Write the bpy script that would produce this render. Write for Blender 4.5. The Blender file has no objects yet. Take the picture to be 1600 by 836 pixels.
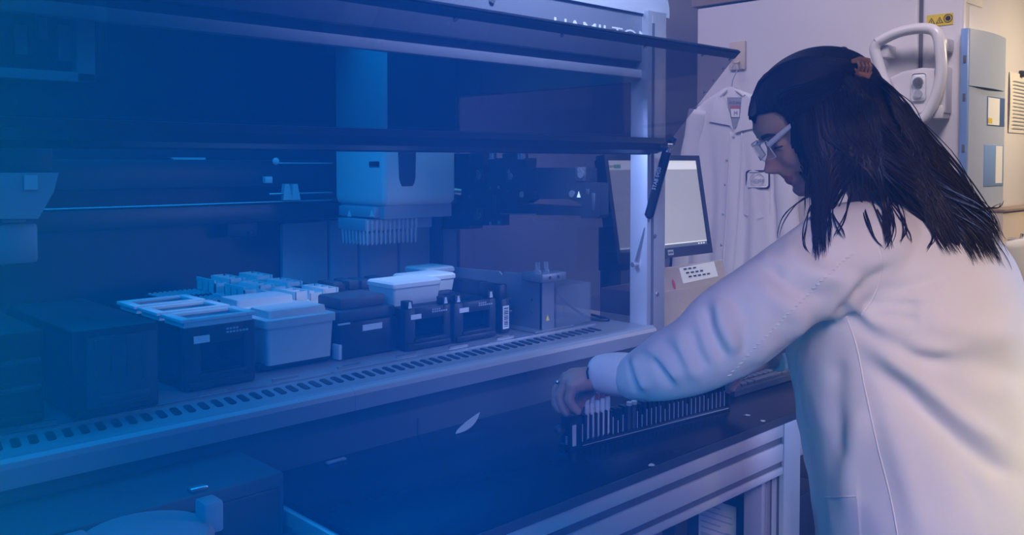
import bpy, bmesh, math, random
from mathutils import Vector, Matrix
from mathutils.bvhtree import BVHTree
random.seed(7)
SC = bpy.context.scene
COL = SC.collection
V = Vector
# ------------------------------------------------------------------ camera
H = 1.40
YAW, PIT, FPX = math.radians(46.0), math.radians(1.964), 1400.0
F0 = V((math.cos(YAW), math.sin(YAW), 0)); RT = V((math.sin(YAW), -math.cos(YAW), 0)); ZZ = V((0, 0, 1))
FW = F0 * math.cos(PIT) - ZZ * math.sin(PIT)
UP = ZZ * math.cos(PIT) + F0 * math.sin(PIT)
CAM = V((0, 0, H))
cd = bpy.data.cameras.new('camera'); cam = bpy.data.objects.new('camera', cd); COL.objects.link(cam)
M3 = Matrix((RT, UP, -FW)).transposed()
cam.matrix_world = Matrix.Translation(CAM) @ M3.to_4x4()
cd.sensor_width = 36; cd.lens = 36 * FPX / 1600; cd.shift_y = -115 / 1600; cd.clip_start = 0.02
SC.camera = cam

def ray(px, py): return FW + RT * ((px - 800) / FPX) + UP * ((303 - py) / FPX)
def P(px, py, d): return CAM + ray(px, py) * d
def onX(px, py, x): r = ray(px, py); return CAM + r * (x / r.x)
def onY(px, py, y): r = ray(px, py); return CAM + r * (y / r.y)
def onZ(px, py, z): r = ray(px, py); return CAM + r * ((z - H) / r.z)
def proj(p):
    q = p - CAM; d = q.dot(FW)
    return 800 + FPX * q.dot(RT) / d, 303 - FPX * q.dot(UP) / d, d

# ------------------------------------------------------------------ materials
MT = {}
def mat(name, col, rough=0.5, metal=0.0, bump=0.0, bscale=60.0, var=0.0, emit=None, estr=1.0, spec=0.5, coat=0.0, sss=0.0, stretch=None, sheen=0.0):
    m = bpy.data.materials.new(name); m.use_nodes = True
    nt = m.node_tree; b = nt.nodes['Principled BSDF']
    b.inputs['Base Color'].default_value = (*col, 1); b.inputs['Roughness'].default_value = rough
    b.inputs['Metallic'].default_value = metal; b.inputs['Specular IOR Level'].default_value = spec
    b.inputs['Coat Weight'].default_value = coat
    if sheen: b.inputs['Sheen Weight'].default_value = sheen
    if sss:
        b.inputs['Subsurface Weight'].default_value = sss; b.inputs['Subsurface Radius'].default_value = (.012, .005, .003)
    tc = nt.nodes.new('ShaderNodeTexCoord'); mp = nt.nodes.new('ShaderNodeMapping')
    nt.links.new(tc.outputs['Object'], mp.inputs['Vector'])
    if stretch: mp.inputs['Scale'].default_value = stretch
    n = nt.nodes.new('ShaderNodeTexNoise'); n.inputs['Scale'].default_value = bscale; n.inputs['Detail'].default_value = 4
    nt.links.new(mp.outputs['Vector'], n.inputs['Vector'])
    if bump:
        bp = nt.nodes.new('ShaderNodeBump'); bp.inputs['Strength'].default_value = bump; bp.inputs['Distance'].default_value = .004
        nt.links.new(n.outputs['Fac'], bp.inputs['Height']); nt.links.new(bp.outputs['Normal'], b.inputs['Normal'])
    if var:
        n2 = nt.nodes.new('ShaderNodeTexNoise'); n2.inputs['Scale'].default_value = bscale * .25; n2.inputs['Detail'].default_value = 3
        nt.links.new(mp.outputs['Vector'], n2.inputs['Vector'])
        mx = nt.nodes.new('ShaderNodeMix'); mx.data_type = 'RGBA'
        mx.inputs['A'].default_value = (*[c * (1 - var) for c in col], 1); mx.inputs['B'].default_value = (*[min(1, c * (1 + var)) for c in col], 1)
        nt.links.new(n2.outputs['Fac'], mx.inputs['Factor']); nt.links.new(mx.outputs['Result'], b.inputs['Base Color'])
    if emit:
        b.inputs['Emission Color'].default_value = (*emit, 1); b.inputs['Emission Strength'].default_value = estr
    MT[name] = m; return m
def glassy(name, tint, refl=0.08, rough=0.02, body=None, bodyf=0.0):
    m = bpy.data.materials.new(name); m.use_nodes = True
    nt = m.node_tree; nt.nodes.clear()
    out = nt.nodes.new('ShaderNodeOutputMaterial'); t = nt.nodes.new('ShaderNodeBsdfTransparent'); g = nt.nodes.new('ShaderNodeBsdfGlossy')
    t.inputs['Color'].default_value = (*tint, 1); g.inputs['Roughness'].default_value = rough
    lw = nt.nodes.new('ShaderNodeLayerWeight'); lw.inputs['Blend'].default_value = .5
    pw = nt.nodes.new('ShaderNodeMath'); pw.operation = 'POWER'; pw.inputs[1].default_value = 4.0
    fr = nt.nodes.new('ShaderNodeMath'); fr.operation = 'MULTIPLY_ADD'; fr.inputs[1].default_value = .55; fr.inputs[2].default_value = refl * .4
    nt.links.new(lw.outputs['Facing'], pw.inputs[0]); nt.links.new(pw.outputs[0], fr.inputs[0])
    mx = nt.nodes.new('ShaderNodeMixShader')
    nt.links.new(fr.outputs[0], mx.inputs[0]); nt.links.new(t.outputs[0], mx.inputs[1]); nt.links.new(g.outputs[0], mx.inputs[2])
    last = mx
    if body:
        df = nt.nodes.new('ShaderNodeBsdfDiffuse'); df.inputs['Color'].default_value = (*body, 1)
        m2 = nt.nodes.new('ShaderNodeMixShader'); m2.inputs[0].default_value = bodyf
        nt.links.new(mx.outputs[0], m2.inputs[1]); nt.links.new(df.outputs[0], m2.inputs[2]); last = m2
    nt.links.new(last.outputs[0], out.inputs['Surface'])
    MT[name] = m; return m

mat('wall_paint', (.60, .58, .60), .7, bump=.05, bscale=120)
mat('wall_dark', (.10, .11, .14), .7, bump=.05, bscale=120)  # unseen walls kept dark to cut bounce onto the left side
mat('floor_vinyl', (.13, .11, .10), .45, bump=.03, bscale=40, var=.25)
mat('ceiling_tile', (.6, .6, .6), .8, bump=.2, bscale=80)
mat('black_plastic', (.012, .013, .016), .42, bump=.05, bscale=200)
mat('black_gloss', (.010, .011, .014), .2)
mat('black_metal', (.02, .022, .026), .38, metal=.3)
mat('charcoal', (.05, .055, .065), .5, bump=.05, bscale=150)
mat('laminate', (.010, .011, .014), .24, bump=.015, bscale=300, var=.2, spec=.05)
mat('aluminium', (.55, .56, .60), .42, metal=.55, bump=.04, bscale=90, stretch=(.05, 1, 1))
mat('aluminium_y', (.55, .56, .60), .42, metal=.55, bump=.04, bscale=90, stretch=(1, .05, 1))
mat('steel', (.6, .6, .62), .25, metal=.9)
mat('white_plastic', (.72, .72, .73), .35)
mat('grey_plastic', (.40, .42, .46), .4)
mat('panel_grey', (.30, .31, .34), .5, bump=.03, bscale=80)
mat('panel_light', (.55, .56, .6), .45)
mat('deck_metal', (.26, .28, .32), .38, metal=.5, bump=.03, bscale=70)
mat('label_white', (.8, .8, .8), .6)
mat('ink', (.02, .02, .025), .6)
mat('freezer_white', (.66, .63, .64), .38, bump=.02, bscale=50)
mat('handle_white', (.72, .69, .69), .25)
mat('gasket', (.12, .12, .14), .7)
mat('yellow', (.75, .55, .03), .5)
mat('dispenser_blue', (.20, .33, .62), .35)
mat('dispenser_grey', (.42, .48, .62), .35)
mat('dark_blue', (.06, .13, .32), .4)
mat('beige', (.62, .52, .40), .6, bump=.05, bscale=50)
mat('paper', (.7, .66, .6), .7)
mat('cardboard', (.30, .22, .16), .75, bump=.1, bscale=150, var=.15)
mat('cardboard_pale', (.42, .34, .30), .75, bump=.1, bscale=150, var=.12)
mat('dark_carton', (.035, .035, .05), .55, bump=.05, bscale=100)
mat('coat_cloth', (.74, .73, .75), .8, bump=.10, bscale=900, sheen=.1)
mat('coat_hung', (.70, .69, .72), .8, bump=.10, bscale=900)
mat('skin', (.46, .27, .20), .5, sss=.15, bump=.06, bscale=400)
mat('lips', (.36, .13, .12), .4)
mat('brow', (.03, .02, .015), .7)
mat('eye', (.5, .48, .46), .2)
mat('hair', (.015, .009, .009), .45, bump=.35, bscale=260, stretch=(1, 1, .15), spec=.26, var=.5)
mat('rail_alu', (.68, .69, .73), .45, metal=.25, bump=.04, bscale=90, stretch=(.05, 1, 1))
mat('bar_alu', (.31, .32, .36), .45, metal=.35, bump=.04, bscale=90, stretch=(.05, 1, 1))
mat('sign_grey', (.17, .18, .21), .45)
mat('tip_white', (.52, .53, .55), .4)
mat('bracket_grey', (.20, .21, .24), .4, metal=.4)
mat('clip', (.50, .20, .07), .25, var=.7, bscale=200, coat=.4)
mat('trousers', (.03, .03, .05), .8)
mat('screen_grey', (.3, .3, .3), .3, emit=(.62, .62, .66), estr=.34)
mat('screen_white', (.4, .4, .4), .3, emit=(.85, .87, .95), estr=.62)
mat('screen_dark', (.05, .06, .07), .3, emit=(.2, .25, .32), estr=.3)
mat('screen_green', (.05, .2, .08), .3, emit=(.2, .6, .3), estr=.4)
mat('cap_red', (.45, .14, .13), .5)
mat('red_ink', (.5, .04, .04), .6)
mat('key', (.10, .10, .12), .45)
glassy('smoked_acrylic', (.54, .54, .57), refl=.055)
glassy('smoked_side', (.54, .55, .60), refl=.05)
glassy('clear_plastic', (.80, .82, .85), refl=.10, body=(.7, .72, .75), bodyf=.09)
glassy('milky_plastic', (.6, .6, .6), refl=.10, rough=.2, body=(.72, .74, .76), bodyf=.75)
glassy('lens_clear', (.96, .97, .98), refl=.09, body=(.8, .82, .85), bodyf=.04)
glassy('frame_clear', (.7, .72, .75), refl=.12, rough=.15, body=(.85, .87, .9), bodyf=.55)

# ------------------------------------------------------------------ mesh collector
class B:
    def __init__(s): s.v = []; s.f = []; s.mi = []
    def raw(s, vs, fs, mi=0):
        o = len(s.v); s.v += [V(v) for v in vs]; s.f += [tuple(i + o for i in f) for f in fs]; s.mi += [mi] * len(fs); return s
    def bm(s, bm, mi=0, mtx=None):
        bm.verts.index_update()
        vs = [(mtx @ v.co if mtx else v.co.copy()) for v in bm.verts]
        s.raw(vs, [tuple(v.index for v in f.verts) for f in bm.faces], mi); bm.free(); return s
    def box(s, x0, x1, y0, y1, z0, z1, bev=0, mi=0, seg=2, mtx=None):
        bm = bmesh.new(); bmesh.ops.create_cube(bm, size=1)
        for v in bm.verts: v.co = V(((x0 + x1) / 2 + v.co.x * (x1 - x0), (y0 + y1) / 2 + v.co.y * (y1 - y0), (z0 + z1) / 2 + v.co.z * (z1 - z0)))
        if bev: bmesh.ops.bevel(bm, geom=bm.edges[:], offset=bev, segments=seg, affect='EDGES', profile=.5)
        return s.bm(bm, mi, mtx)
    def tube(s, pts, rad, n=12, mi=0, cap=True, flat=1.0, upv=None, round_end=False):
        pts = [V(p) for p in pts]
        if not hasattr(rad, '__len__'): rad = [rad] * len(pts)
        rad = list(rad)
        if round_end:
            a, b = pts[0] - pts[1], pts[-1] - pts[-2]; a.normalize(); b.normalize()
            P0, P1, r0, r1 = pts[0], pts[-1], rad[0], rad[-1]
            pre = [(P0 + a * r0 * k, r0 * math.sqrt(max(0.004, 1 - k * k))) for k in (.98, .8, .45)]
            post = [(P1 + b * r1 * k, r1 * math.sqrt(max(0.004, 1 - k * k))) for k in (.45, .8, .98)]
            pts = [p for p, _ in pre] + pts + [p for p, _ in post]; rad = [r for _, r in pre] + rad + [r for _, r in post]
        vs, fs = [], []; nrm = None
        for i, p in enumerate(pts):
            t = (pts[min(i + 1, len(pts) - 1)] - pts[max(i - 1, 0)])
            if t.length < 1e-9: t = V((0, 0, 1))
            t.normalize()
            if nrm is None:
                ref = upv or (V((0, 0, 1)) if abs(t.z) < .9 else V((1, 0, 0)))
                nrm = (ref - t * ref.dot(t)).normalized()
            else:
                q = nrm - t * nrm.dot(t); nrm = q.normalized() if q.length > 1e-6 else nrm
            bn = t.cross(nrm)
            for k in range(n):
                a = 2 * math.pi * k / n
                vs.append(p + nrm * math.cos(a) * rad[i] * flat + bn * math.sin(a) * rad[i])
        for i in range(len(pts) - 1):
            for k in range(n):
                k2 = (k + 1) % n; fs.append((i * n + k, i * n + k2, (i + 1) * n + k2, (i + 1) * n + k))
        if cap:
            fs.append(tuple(range(n - 1, -1, -1))); fs.append(tuple((len(pts) - 1) * n + k for k in range(n)))
        return s.raw(vs, fs, mi)
    def cyl(s, p0, p1, r, n=20, mi=0, r1=None): return s.tube([p0, p1], [r, r if r1 is None else r1], n, mi)
    def rings(s, rings, mi=0, cap=True, closed=True):
        n = len(rings[0]); vs = [p for r in rings for p in r]; fs = []
        for i in range(len(rings) - 1):
            for k in range(n if closed else n - 1):
                k2 = (k + 1) % n; fs.append((i * n + k, i * n + k2, (i + 1) * n + k2, (i + 1) * n + k))
        if cap:
            fs.append(tuple(range(n - 1, -1, -1))); fs.append(tuple((len(rings) - 1) * n + k for k in range(n)))
        return s.raw(vs, fs, mi)
    def prism(s, poly, d, mi=0):
        """poly: list of 3D points (planar), extruded along vector d"""
        n = len(poly); d = V(d); a = [V(p) for p in poly]; b = [p + d for p in a]
        fs = [tuple(range(n - 1, -1, -1)), tuple(range(n, 2 * n))] + [(k, (k + 1) % n, n + (k + 1) % n, n + k) for k in range(n)]
        return s.raw(a + b, fs, mi)
    def quad(s, a, b, c, d, mi=0): return s.raw([a, b, c, d], [(0, 1, 2, 3)], mi)
    def ell(s, c, ax, n=24, m=14, mi=0):
        """ax: three axis vectors"""
        c = V(c); rs = []
        for i in range(m + 1):
            t = math.pi * i / m; z = math.cos(t); r = max(math.sin(t), .02)
            rs.append([c + ax[0] * (r * math.cos(2 * math.pi * k / n)) + ax[1] * (r * math.sin(2 * math.pi * k / n)) + ax[2] * z for k in range(n)])
        return s.rings(rs, mi)
    def mesh(s, name, off=V((0, 0, 0))):
        me = bpy.data.meshes.new(name); me.from_pydata([v - off for v in s.v], [], s.f)
        bm = bmesh.new(); bm.from_mesh(me); bm.faces.ensure_lookup_table()
        for f, i in zip(bm.faces, s.mi): f.material_index = i
        bmesh.ops.recalc_face_normals(bm, faces=bm.faces[:]); bm.to_mesh(me); bm.free()
        return me
    def islands(s):
        par = list(range(len(s.v)))
        def fd(i):
            while par[i] != i: par[i] = par[par[i]]; i = par[i]
            return i
        for f in s.f:
            r = fd(f[0])
            for i in f[1:]: par[fd(i)] = r
        gr = {}
        for f, m in zip(s.f, s.mi): gr.setdefault(fd(f[0]), []).append((f, m))
        out = []
        for g in gr.values():
            ids = sorted({i for f, _ in g for i in f}); mp = {i: k for k, i in enumerate(ids)}
            b = B(); b.v = [s.v[i] for i in ids]; b.f = [tuple(mp[i] for i in f) for f, _ in g]; b.mi = [m for _, m in g]; out.append(b)
        return out
    def objs(s, name, m, parent=None, ang=35, smooth=True, label=None):
        """every separate piece becomes an object of its own"""
        return [b.obj(name, m, parent, ang, smooth, label) for b in s.islands()][0]
    def obj(s, name, m, parent=None, ang=35, smooth=True, label=None):
        off = parent_world(parent) if parent else V((0, 0, 0))
        me = s.mesh(name, off)
        for x in (m if isinstance(m, (list, tuple)) else [m]): me.materials.append(MT[x] if isinstance(x, str) else x)
        if smooth:
            me.shade_smooth(); me.set_sharp_from_angle(angle=math.radians(ang))
        o = bpy.data.objects.new(name, me); COL.objects.link(o)
        if parent: o.parent = parent
        if label: o['label'] = label
        return o
def parent_world(p):
    l = V((0, 0, 0))
    while p: l = l + p.location; p = p.parent
    return l
def thing(name, label, cat, loc=(0, 0, 0), group=None, rotz=0):
    o = bpy.data.objects.new(name, None); o.empty_display_size = .05; COL.objects.link(o); o.location = loc; o.rotation_euler.z = rotz
    o['label'] = label; o['category'] = cat
    if group: o['group'] = group
    return o
def tag(o, label, cat, group=None, kind=None):
    o['label'] = label; o['category'] = cat
    if group: o['group'] = group
    if kind: o['kind'] = kind
    return o
def struct(o): o['kind'] = 'structure'; return o
def clone(root, dloc=(0, 0, 0), label=None):
    r = root.copy(); COL.objects.link(r); r.location = root.location + V(dloc)
    if label: r['label'] = label
    for ch in list(root.children):
        c = ch.copy(); COL.objects.link(c); c.parent = r
        for g in list(ch.children):
            d = g.copy(); COL.objects.link(d); d.parent = c
    return r
def remesh(b, vox, smooth=4, fac=.5):
    me = b.mesh('tmp'); o = bpy.data.objects.new('tmp', me); COL.objects.link(o)
    r = o.modifiers.new('r', 'REMESH'); r.mode = 'VOXEL'; r.voxel_size = vox
    if smooth: sm = o.modifiers.new('s', 'SMOOTH'); sm.iterations = smooth; sm.factor = fac
    dg = bpy.context.evaluated_depsgraph_get(); dg.update()
    out = bpy.data.meshes.new_from_object(o.evaluated_get(dg)); bpy.data.objects.remove(o)
    return out
def meshobj(me, name, mats, parent=None, ang=180):
    me.name = name
    for m in mats: me.materials.append(MT[m])
    me.shade_smooth()
    if parent:
        off = parent_world(parent); me.transform(Matrix.Translation(-off))
    o = bpy.data.objects.new(name, me); COL.objects.link(o)
    if parent: o.parent = parent
    return o
def cat_rom(pts, n):
    """resample a list of equal-length tuples with Catmull-Rom"""
    out = []; N = len(pts)
    for j in range(n):
        u = j / (n - 1) * (N - 1); i = min(int(u), N - 2); t = u - i
        p0, p1, p2, p3 = pts[max(i - 1, 0)], pts[i], pts[i + 1], pts[min(i + 2, N - 1)]
        out.append(tuple(.5 * ((2 * b) + (-a + c) * t + (2 * a - 5 * b + 4 * c - d) * t * t + (-a + 3 * b - 3 * c + d) * t ** 3) for a, b, c, d in zip(p0, p1, p2, p3)))
    return out
def lerp_tab(tab, x):
    if x <= tab[0][0]: return tab[0][1]
    for (a, b), (c, d) in zip(tab, tab[1:]):
        if x <= c:
            t = (x - a) / (c - a); t = t * t * (3 - 2 * t); return b + (d - b) * t
    return tab[-1][1]
def text_into(b, s, origin, ux, uz, size, depth=.001, mi=0):
    """letters as solid mesh: origin = lower left, ux along the line, uz up"""
    cu = bpy.data.curves.new('t', 'FONT'); cu.body = s; cu.size = 1; cu.extrude = .01; cu.resolution_u = 3
    o = bpy.data.objects.new('t', cu); COL.objects.link(o)
    dg = bpy.context.evaluated_depsgraph_get(); dg.update()
    me = bpy.data.meshes.new_from_object(o.evaluated_get(dg)); bpy.data.objects.remove(o)
    ux, uz = V(ux).normalized(), V(uz).normalized(); n = ux.cross(uz)
    xs = [v.co.x for v in me.vertices]; w = max(xs) - min(xs) if xs else 1
    vs = [V(origin) + ux * (v.co.x * size) + uz * (v.co.y * size) + n * (v.co.z * depth / .01) for v in me.vertices]
    b.raw(vs, [tuple(p.vertices) for p in me.polygons], mi)
    bpy.data.meshes.remove(me); return w * size
# ================================================================== the room
def slab(name, m, *a):
    o = B().box(*a).obj(name, m); return struct(o)
slab('floor', 'floor_vinyl', -1.6, 4.3, -1.8, 3.0, -.1, 0)
slab('ceiling', 'ceiling_tile', -1.6, 4.3, -1.8, 3.0, 2.75, 2.85)
slab('wall_back', 'wall_paint', -1.6, 4.3, 2.55, 2.65, 0, 2.75)
slab('wall_right', 'wall_paint', 4.0, 4.1, -1.8, 2.55, 0, 2.75)
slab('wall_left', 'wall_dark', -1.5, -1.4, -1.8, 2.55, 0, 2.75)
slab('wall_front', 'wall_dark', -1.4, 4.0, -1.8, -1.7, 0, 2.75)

ZD, ZT = H - .385, H - .49       # deck and table heights
# ================================================================== liquid handling machine
mc = thing('liquid_handler', 'large enclosed pipetting robot with raised smoked cover and loaded deck', 'lab machine', (.6, 1.7, 0))
b = B(); b.box(-1.0, 1.80, 1.285, 2.15, .02, ZD - .035, .006)
for x in (-.3, .35, 1.0): b.box(x, x + .004, 1.283, 1.29, .1, ZD - .08)
b.obj('base_cabinet', 'charcoal', mc)
b = B(); b.box(-1.0, 1.70, 1.30, 2.12, ZD - .034, ZD, .002)
b.obj('deck', 'deck_metal', mc)
# rounded front rail with a joint line
prof = []
for a, c in ((0, 0), (0, 1)): pass
pr = [(1.272, ZD - .036), (1.272, ZD - .010), (1.276, ZD - .003), (1.284, ZD + .001), (1.298, ZD + .001), (1.304, ZD - .004), (1.304, ZD - .036)]
b = B(); b.prism([(-1.0, y, z) for y, z in pr], (1.858, 0, 0)); b.prism([(.8585, y, z) for y, z in pr], (.845, 0, 0))
b.obj('front_rail', 'bar_alu', mc, ang=25)
# track slots, one every 22.5 mm, plus the loading-position strip
b = B()
for k in range(92):
    x = 1.571 - k * .0225
    if x < -.4: break
    pts = []
    for j in range(16):
        a = 2 * math.pi * j / 16; yy = 1.352 + (.016 if math.sin(a) > 0 else -.016) + .0062 * math.sin(a)
        pts.append((x + .0062 * math.cos(a) + (yy - 1.352) * .18, yy, ZD + .0002))
    b.prism(pts, (0, 0, .0012))
b.obj('track_slots', 'black_plastic', mc, smooth=False)
b = B()
b.box(-1.0, 1.62, 1.392, 1.396, ZD, ZD + .003)
for k in range(14):
    x = 1.46 - k * .135
    if x > -.4: b.box(x, x + .05, 1.418, 1.424, ZD, ZD + .0045)
b.objs('guide_rail', 'steel', mc)
# posts
def post(x0, x1, y0, y1):
    b = B(); b.box(x0, x1, y0, y1, ZD - .12, H + .36, .003)
    b.box(x0 + .016, x0 + .020, y0 - .0012, y0 + .002, ZD - .1, H + .35); return b
b = post(1.70, 1.772, 1.30, 1.352)
b.obj('post', 'aluminium', mc)
b = B(); b.box(1.715, 1.723, 1.298, 1.303, ZD, H + .33); b.obj('post_groove', 'gasket', mc)
b = post(1.70, 1.772, 2.06, 2.12); b.obj('post', 'panel_grey', mc)
b = post(-.86, -.79, 1.30, 1.352); b.obj('post', 'aluminium', mc)
b = B()
for (px, py) in ((1024, 369), (1028, 460)):
    p = onY(px, py, 1.297); b.cyl(p, p + V((0, .006, 0)), .005, 12)
b.objs('screw', 'steel', mc)
# back panels
b = B(); b.box(-.86, 1.72, 2.10, 2.13, ZD, H + .5, 0); b.obj('back_panel', 'black_plastic', mc)
xs = [onY(x, 400, 2.09).x for x in (438, 513, 560, 622, 672)]
for i in range(4):
    b = B(); b.box(xs[i] + .004, xs[i + 1] - .004, 2.085, 2.10, ZD + .002, onY(560, 343, 2.09).z, .003); b.obj('rear_shield', 'panel_light', mc)
b = B(); b.box(xs[4], xs[4] + .03, 2.06, 2.10, ZD, onY(560, 343, 2.09).z, .003); b.obj('rear_column', 'charcoal', mc)
# smoked right-hand side window
b = B(); b.box(1.757, 1.762, 1.352, 2.06, ZD + .004, H + .30); b.obj('side_window', 'smoked_side', mc, smooth=False)
b = B(); b.box(-.83, -.825, 1.352, 2.10, ZD + .004, H + .30); b.obj('side_window', 'smoked_side', mc, smooth=False)
# fascia, sign, top cover
zf0 = H + .205
b = B(); b.box(-.86, 1.700, 1.335, 1.36, zf0, H + .36, .004); b.obj('fascia', 'charcoal', mc)
b = B(); b.box(-.86, 1.700, 1.318, 1.336, zf0 - .004, zf0 + .016, .002); b.obj('fascia_lip', 'panel_light', mc)
b = B(); b.box(-.86, 1.752, 1.318, 1.3345, H + .24, H + .352, .003); b.obj('sign_panel', 'sign_grey', mc)
p0 = onY(866, 26, 1.317); p1 = onY(1016, 53, 1.317)
b = B()
tmp = B(); w1 = text_into(tmp, 'HAMILTON', (0, 0, 0), (1, 0, 0), (0, 0, 1), 1.0)
sz = (p1.x - p0.x) / w1
for v in tmp.v: pass
off = min(v.x for v in tmp.v)
b.raw([V((p0.x + (v.x - off) * sz, 1.3172 + v.y * .3, p0.z - .7 * sz * .62 + v.z * sz * .62)) for v in tmp.v], tmp.f)
b.obj('sign_lettering', 'label_white', mc, smooth=False)
b = B(); pr = [(1.312, H + .352), (1.312, H + .375), (1.325, H + .43), (1.36, H + .475), (1.42, H + .50), (2.13, H + .50), (2.13, H + .352)]
b.prism([(-.86, y, z) for y, z in pr], (2.66, 0, 0)); b.obj('top_cover', 'panel_light', mc, ang=50)
b = B()
p = onY(1018, 37, 1.317); b.cyl(p, p + V((0, -.004, 0)), .007, 16); p = onY(768, 0, 1.317); b.cyl(p, p + V((0, -.004, 0)), .007, 16)
b.objs('bolt', 'steel', mc)
b = B(); b.box(1.752, 1.80, 1.322, 2.10, H + .20, H + .36, .004); b.obj('end_cap', 'panel_light', mc)
# ---- the hinged front cover: a smoked pane in a black frame, swung outwards
XR, XL = 1.74, -.86
yb, zb, yt, zt = 1.276, H + .041, 1.083, H + .2435
u = V((0, yt - yb, zt - zb)); L = u.length; u.normalize(); nn = V((0, u.z, -u.y))   # nn points up and back
if nn.z < 0: nn = -nn
hb = V((0, yb, zb))
def hp(x, s, t): return V((x, 0, 0)) + hb + u * s + nn * t
def hbar(b, x0, x1, s0, s1, t0, t1, mi=0):
    b.raw([hp(x, s, t) for x in (x0, x1) for s in (s0, s1) for t in (t0, t1)], [(0, 1, 3, 2), (4, 6, 7, 5), (0, 4, 5, 1), (2, 3, 7, 6), (0, 2, 6, 4), (1, 5, 7, 3)], mi)
cov = B(); hbar(cov, XL, XR, .004, L - .006, 0, .004)
cov = cov.obj('front_cover', 'smoked_acrylic', mc, smooth=False)
b = B(); hbar(b, XL, XR - .01, L - .013, L + .002, -.006, .005)
b.raw([hp(x, s, t) for x, s0 in ((XL, 0), (XR, 0)) for s, t in ((L - .016, -.002), (L + .006, -.004), (L + .005, .004), (L - .004, .007))],
      [(0, 1, 2, 3), (7, 6, 5, 4), (0, 4, 5, 1), (1, 5, 6, 2), (2, 6, 7, 3), (3, 7, 4, 0)])
b.obj('cover_edge', 'black_metal', cov)
b = B()
b.raw([hp(x, s, t) for x in (XL, XR - .03) for s, t in ((-.016, -.010), (.002, -.018), (.020, -.014), (.026, -.002), (.018, .008), (-.010, .010))],
      [(0, 1, 2, 3, 4, 5), (11, 10, 9, 8, 7, 6)] + [(k, (k + 1) % 6, 6 + (k + 1) % 6, 6 + k) for k in range(6)])
hbar(b, XL, XR - .05, -.022, -.012, -.008, .004)
b.tube([hp(XR - .05, .005, -.006), hp(XR - .015, .006, -.008), hp(XR, .018, -.006), hp(XR + .003, .03, -.004)], [.014, .013, .010, .006], 10)
b.obj('cover_rail', 'black_metal', cov)
b = B()
for px in (480, 505, 612, 640, 815, 836, 974, 990):
    p = onY(px, 225, yb - .0165); p.z = zb + .005; b.cyl(p, p + V((0, -.004, 0)), .0028, 10)
for x in (.3, .62, .93, 1.18, 1.42, 1.62, 1.725):
    q = hp(x, L - .018, -.001); b.cyl(q, q - nn * .004, .004, 10)
for k in range(5):
    q = hp(XR - .012, L - .045 - k * .035, -.001)
    if k < 3: b.cyl(q, q - nn * .003, .0025, 10)
b.objs('cover_screw', 'steel', cov)
# ---- gas strut
s0 = onX(993, 413, 1.695); s1 = P(1045, 226, proj(hp(XR, .01, 0))[2] - .02); sm = s0.lerp(s1, .41)
b = B(); b.cyl(sm, s0.lerp(s1, .94), .0115, 18); b.tube([sm - (s1 - s0).normalized() * .006, sm], [.006, .0115], 18)
st = b.obj('gas_strut', 'black_gloss', mc)
B().cyl(s0, sm, .0042, 14).obj('rod', 'steel', st)
b = B(); b.cyl(s0 + V((-.012, 0, 0)), s0 + V((.010, 0, 0)), .006, 14); b.tube([s0.lerp(s1, .94), s1], .006, 12); b.cyl(s1 + V((-.012, 0, 0)), s1 + V((.008, 0, 0)), .006, 14)
b.obj('ball_joint', 'steel', st)
b = B(); ax = (s1 - s0).normalized(); sd = (-FW).normalized(); lt = ax.cross(sd).normalized()
text_into(b, 'STAB 0450', s0.lerp(s1, .62) + sd * .0118 + lt * .004 * -1, ax, lt * -1 if lt.dot(RT) > 0 else lt, .012, .0003)
b.obj('strut_print', 'grey_plastic', st, smooth=False)

# ---- pipetting head
hf = 1.76
pc = onY(600, 300, hf); x0 = pc.x; x1 = onY(713, 300, hf).x; zb0 = onY(600, 322, hf).z; yk = hf + .215
b = B()
def rr(x0, x1, y0, y1, z, r, n=5):
    pts = []
    for cx, cy, a0 in ((x1 - r, y1 - r, 0), (x0 + r, y1 - r, 90), (x0 + r, y0 + r, 180), (x1 - r, y0 + r, 270)):
        for k in range(n + 1):
            a = math.radians(a0 + 90 * k / n); pts.append(V((cx + r * math.cos(a), cy + r * math.sin(a), z)))
    return pts
rs = []
for dz, ins in ((0, .008), (.004, .003), (.010, .001), (.02, 0), (.52, 0), (.53, .01)): rs.append(rr(x0 + ins, x1 - ins, hf + ins, yk - ins, zb0 + dz, .013))
b.rings(rs); hd = b.obj('pipetting_head', 'white_plastic', mc, ang=40)
a0, a1 = onY(620, 240, hf - .001), onY(650, 240, hf - .001)
zlo = onY(635, 291, hf).z
b = B(); pl = []
w = a1.x - a0.x
for (fx, fz) in ((0, .12), (0, .1), (.06, .02), (.12, .008), (.2, 0), (.8, 0), (.9, .008), (.96, .02), (1, .1), (1, .12)):
    pl.append((a0.x + fx * w + (.004 if fx < .5 else 0) * (fz < .2), hf - .0015, zlo + fz))
b.prism(pl, (0, .004, 0)); b.box(x0 + .012, x1 - .002, hf - .0012, hf + .01, onY(635, 222, hf).z, zb0 + .5); b.obj('finger_slot', 'ink', hd, smooth=False)
q = onX(585, 256, x0 - .0005)
b = B(); b.box(x0 - .002, x0 + .004, q.y - .02, q.y + .022, q.z - .005, q.z + .006, .002); b.obj('latch', 'black_plastic', hd)
b = B(); b.box(x0 - .001, x0 + .004, q.y - .02, q.y + .022, q.z - .009, q.z - .005, .001); b.obj('latch_sill', 'steel', hd)
b = B(); b.box(x0 + .01, x1 - .004, hf + .012, yk - .01, zb0 - .034, zb0 + .004, .004); b.box(x0 - .008, x1 - .02, hf + .03, yk - .03, zb0 - .03, zb0 - .004, .003)
b.obj('head_carriage', 'grey_plastic', hd)
b = B()
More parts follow.
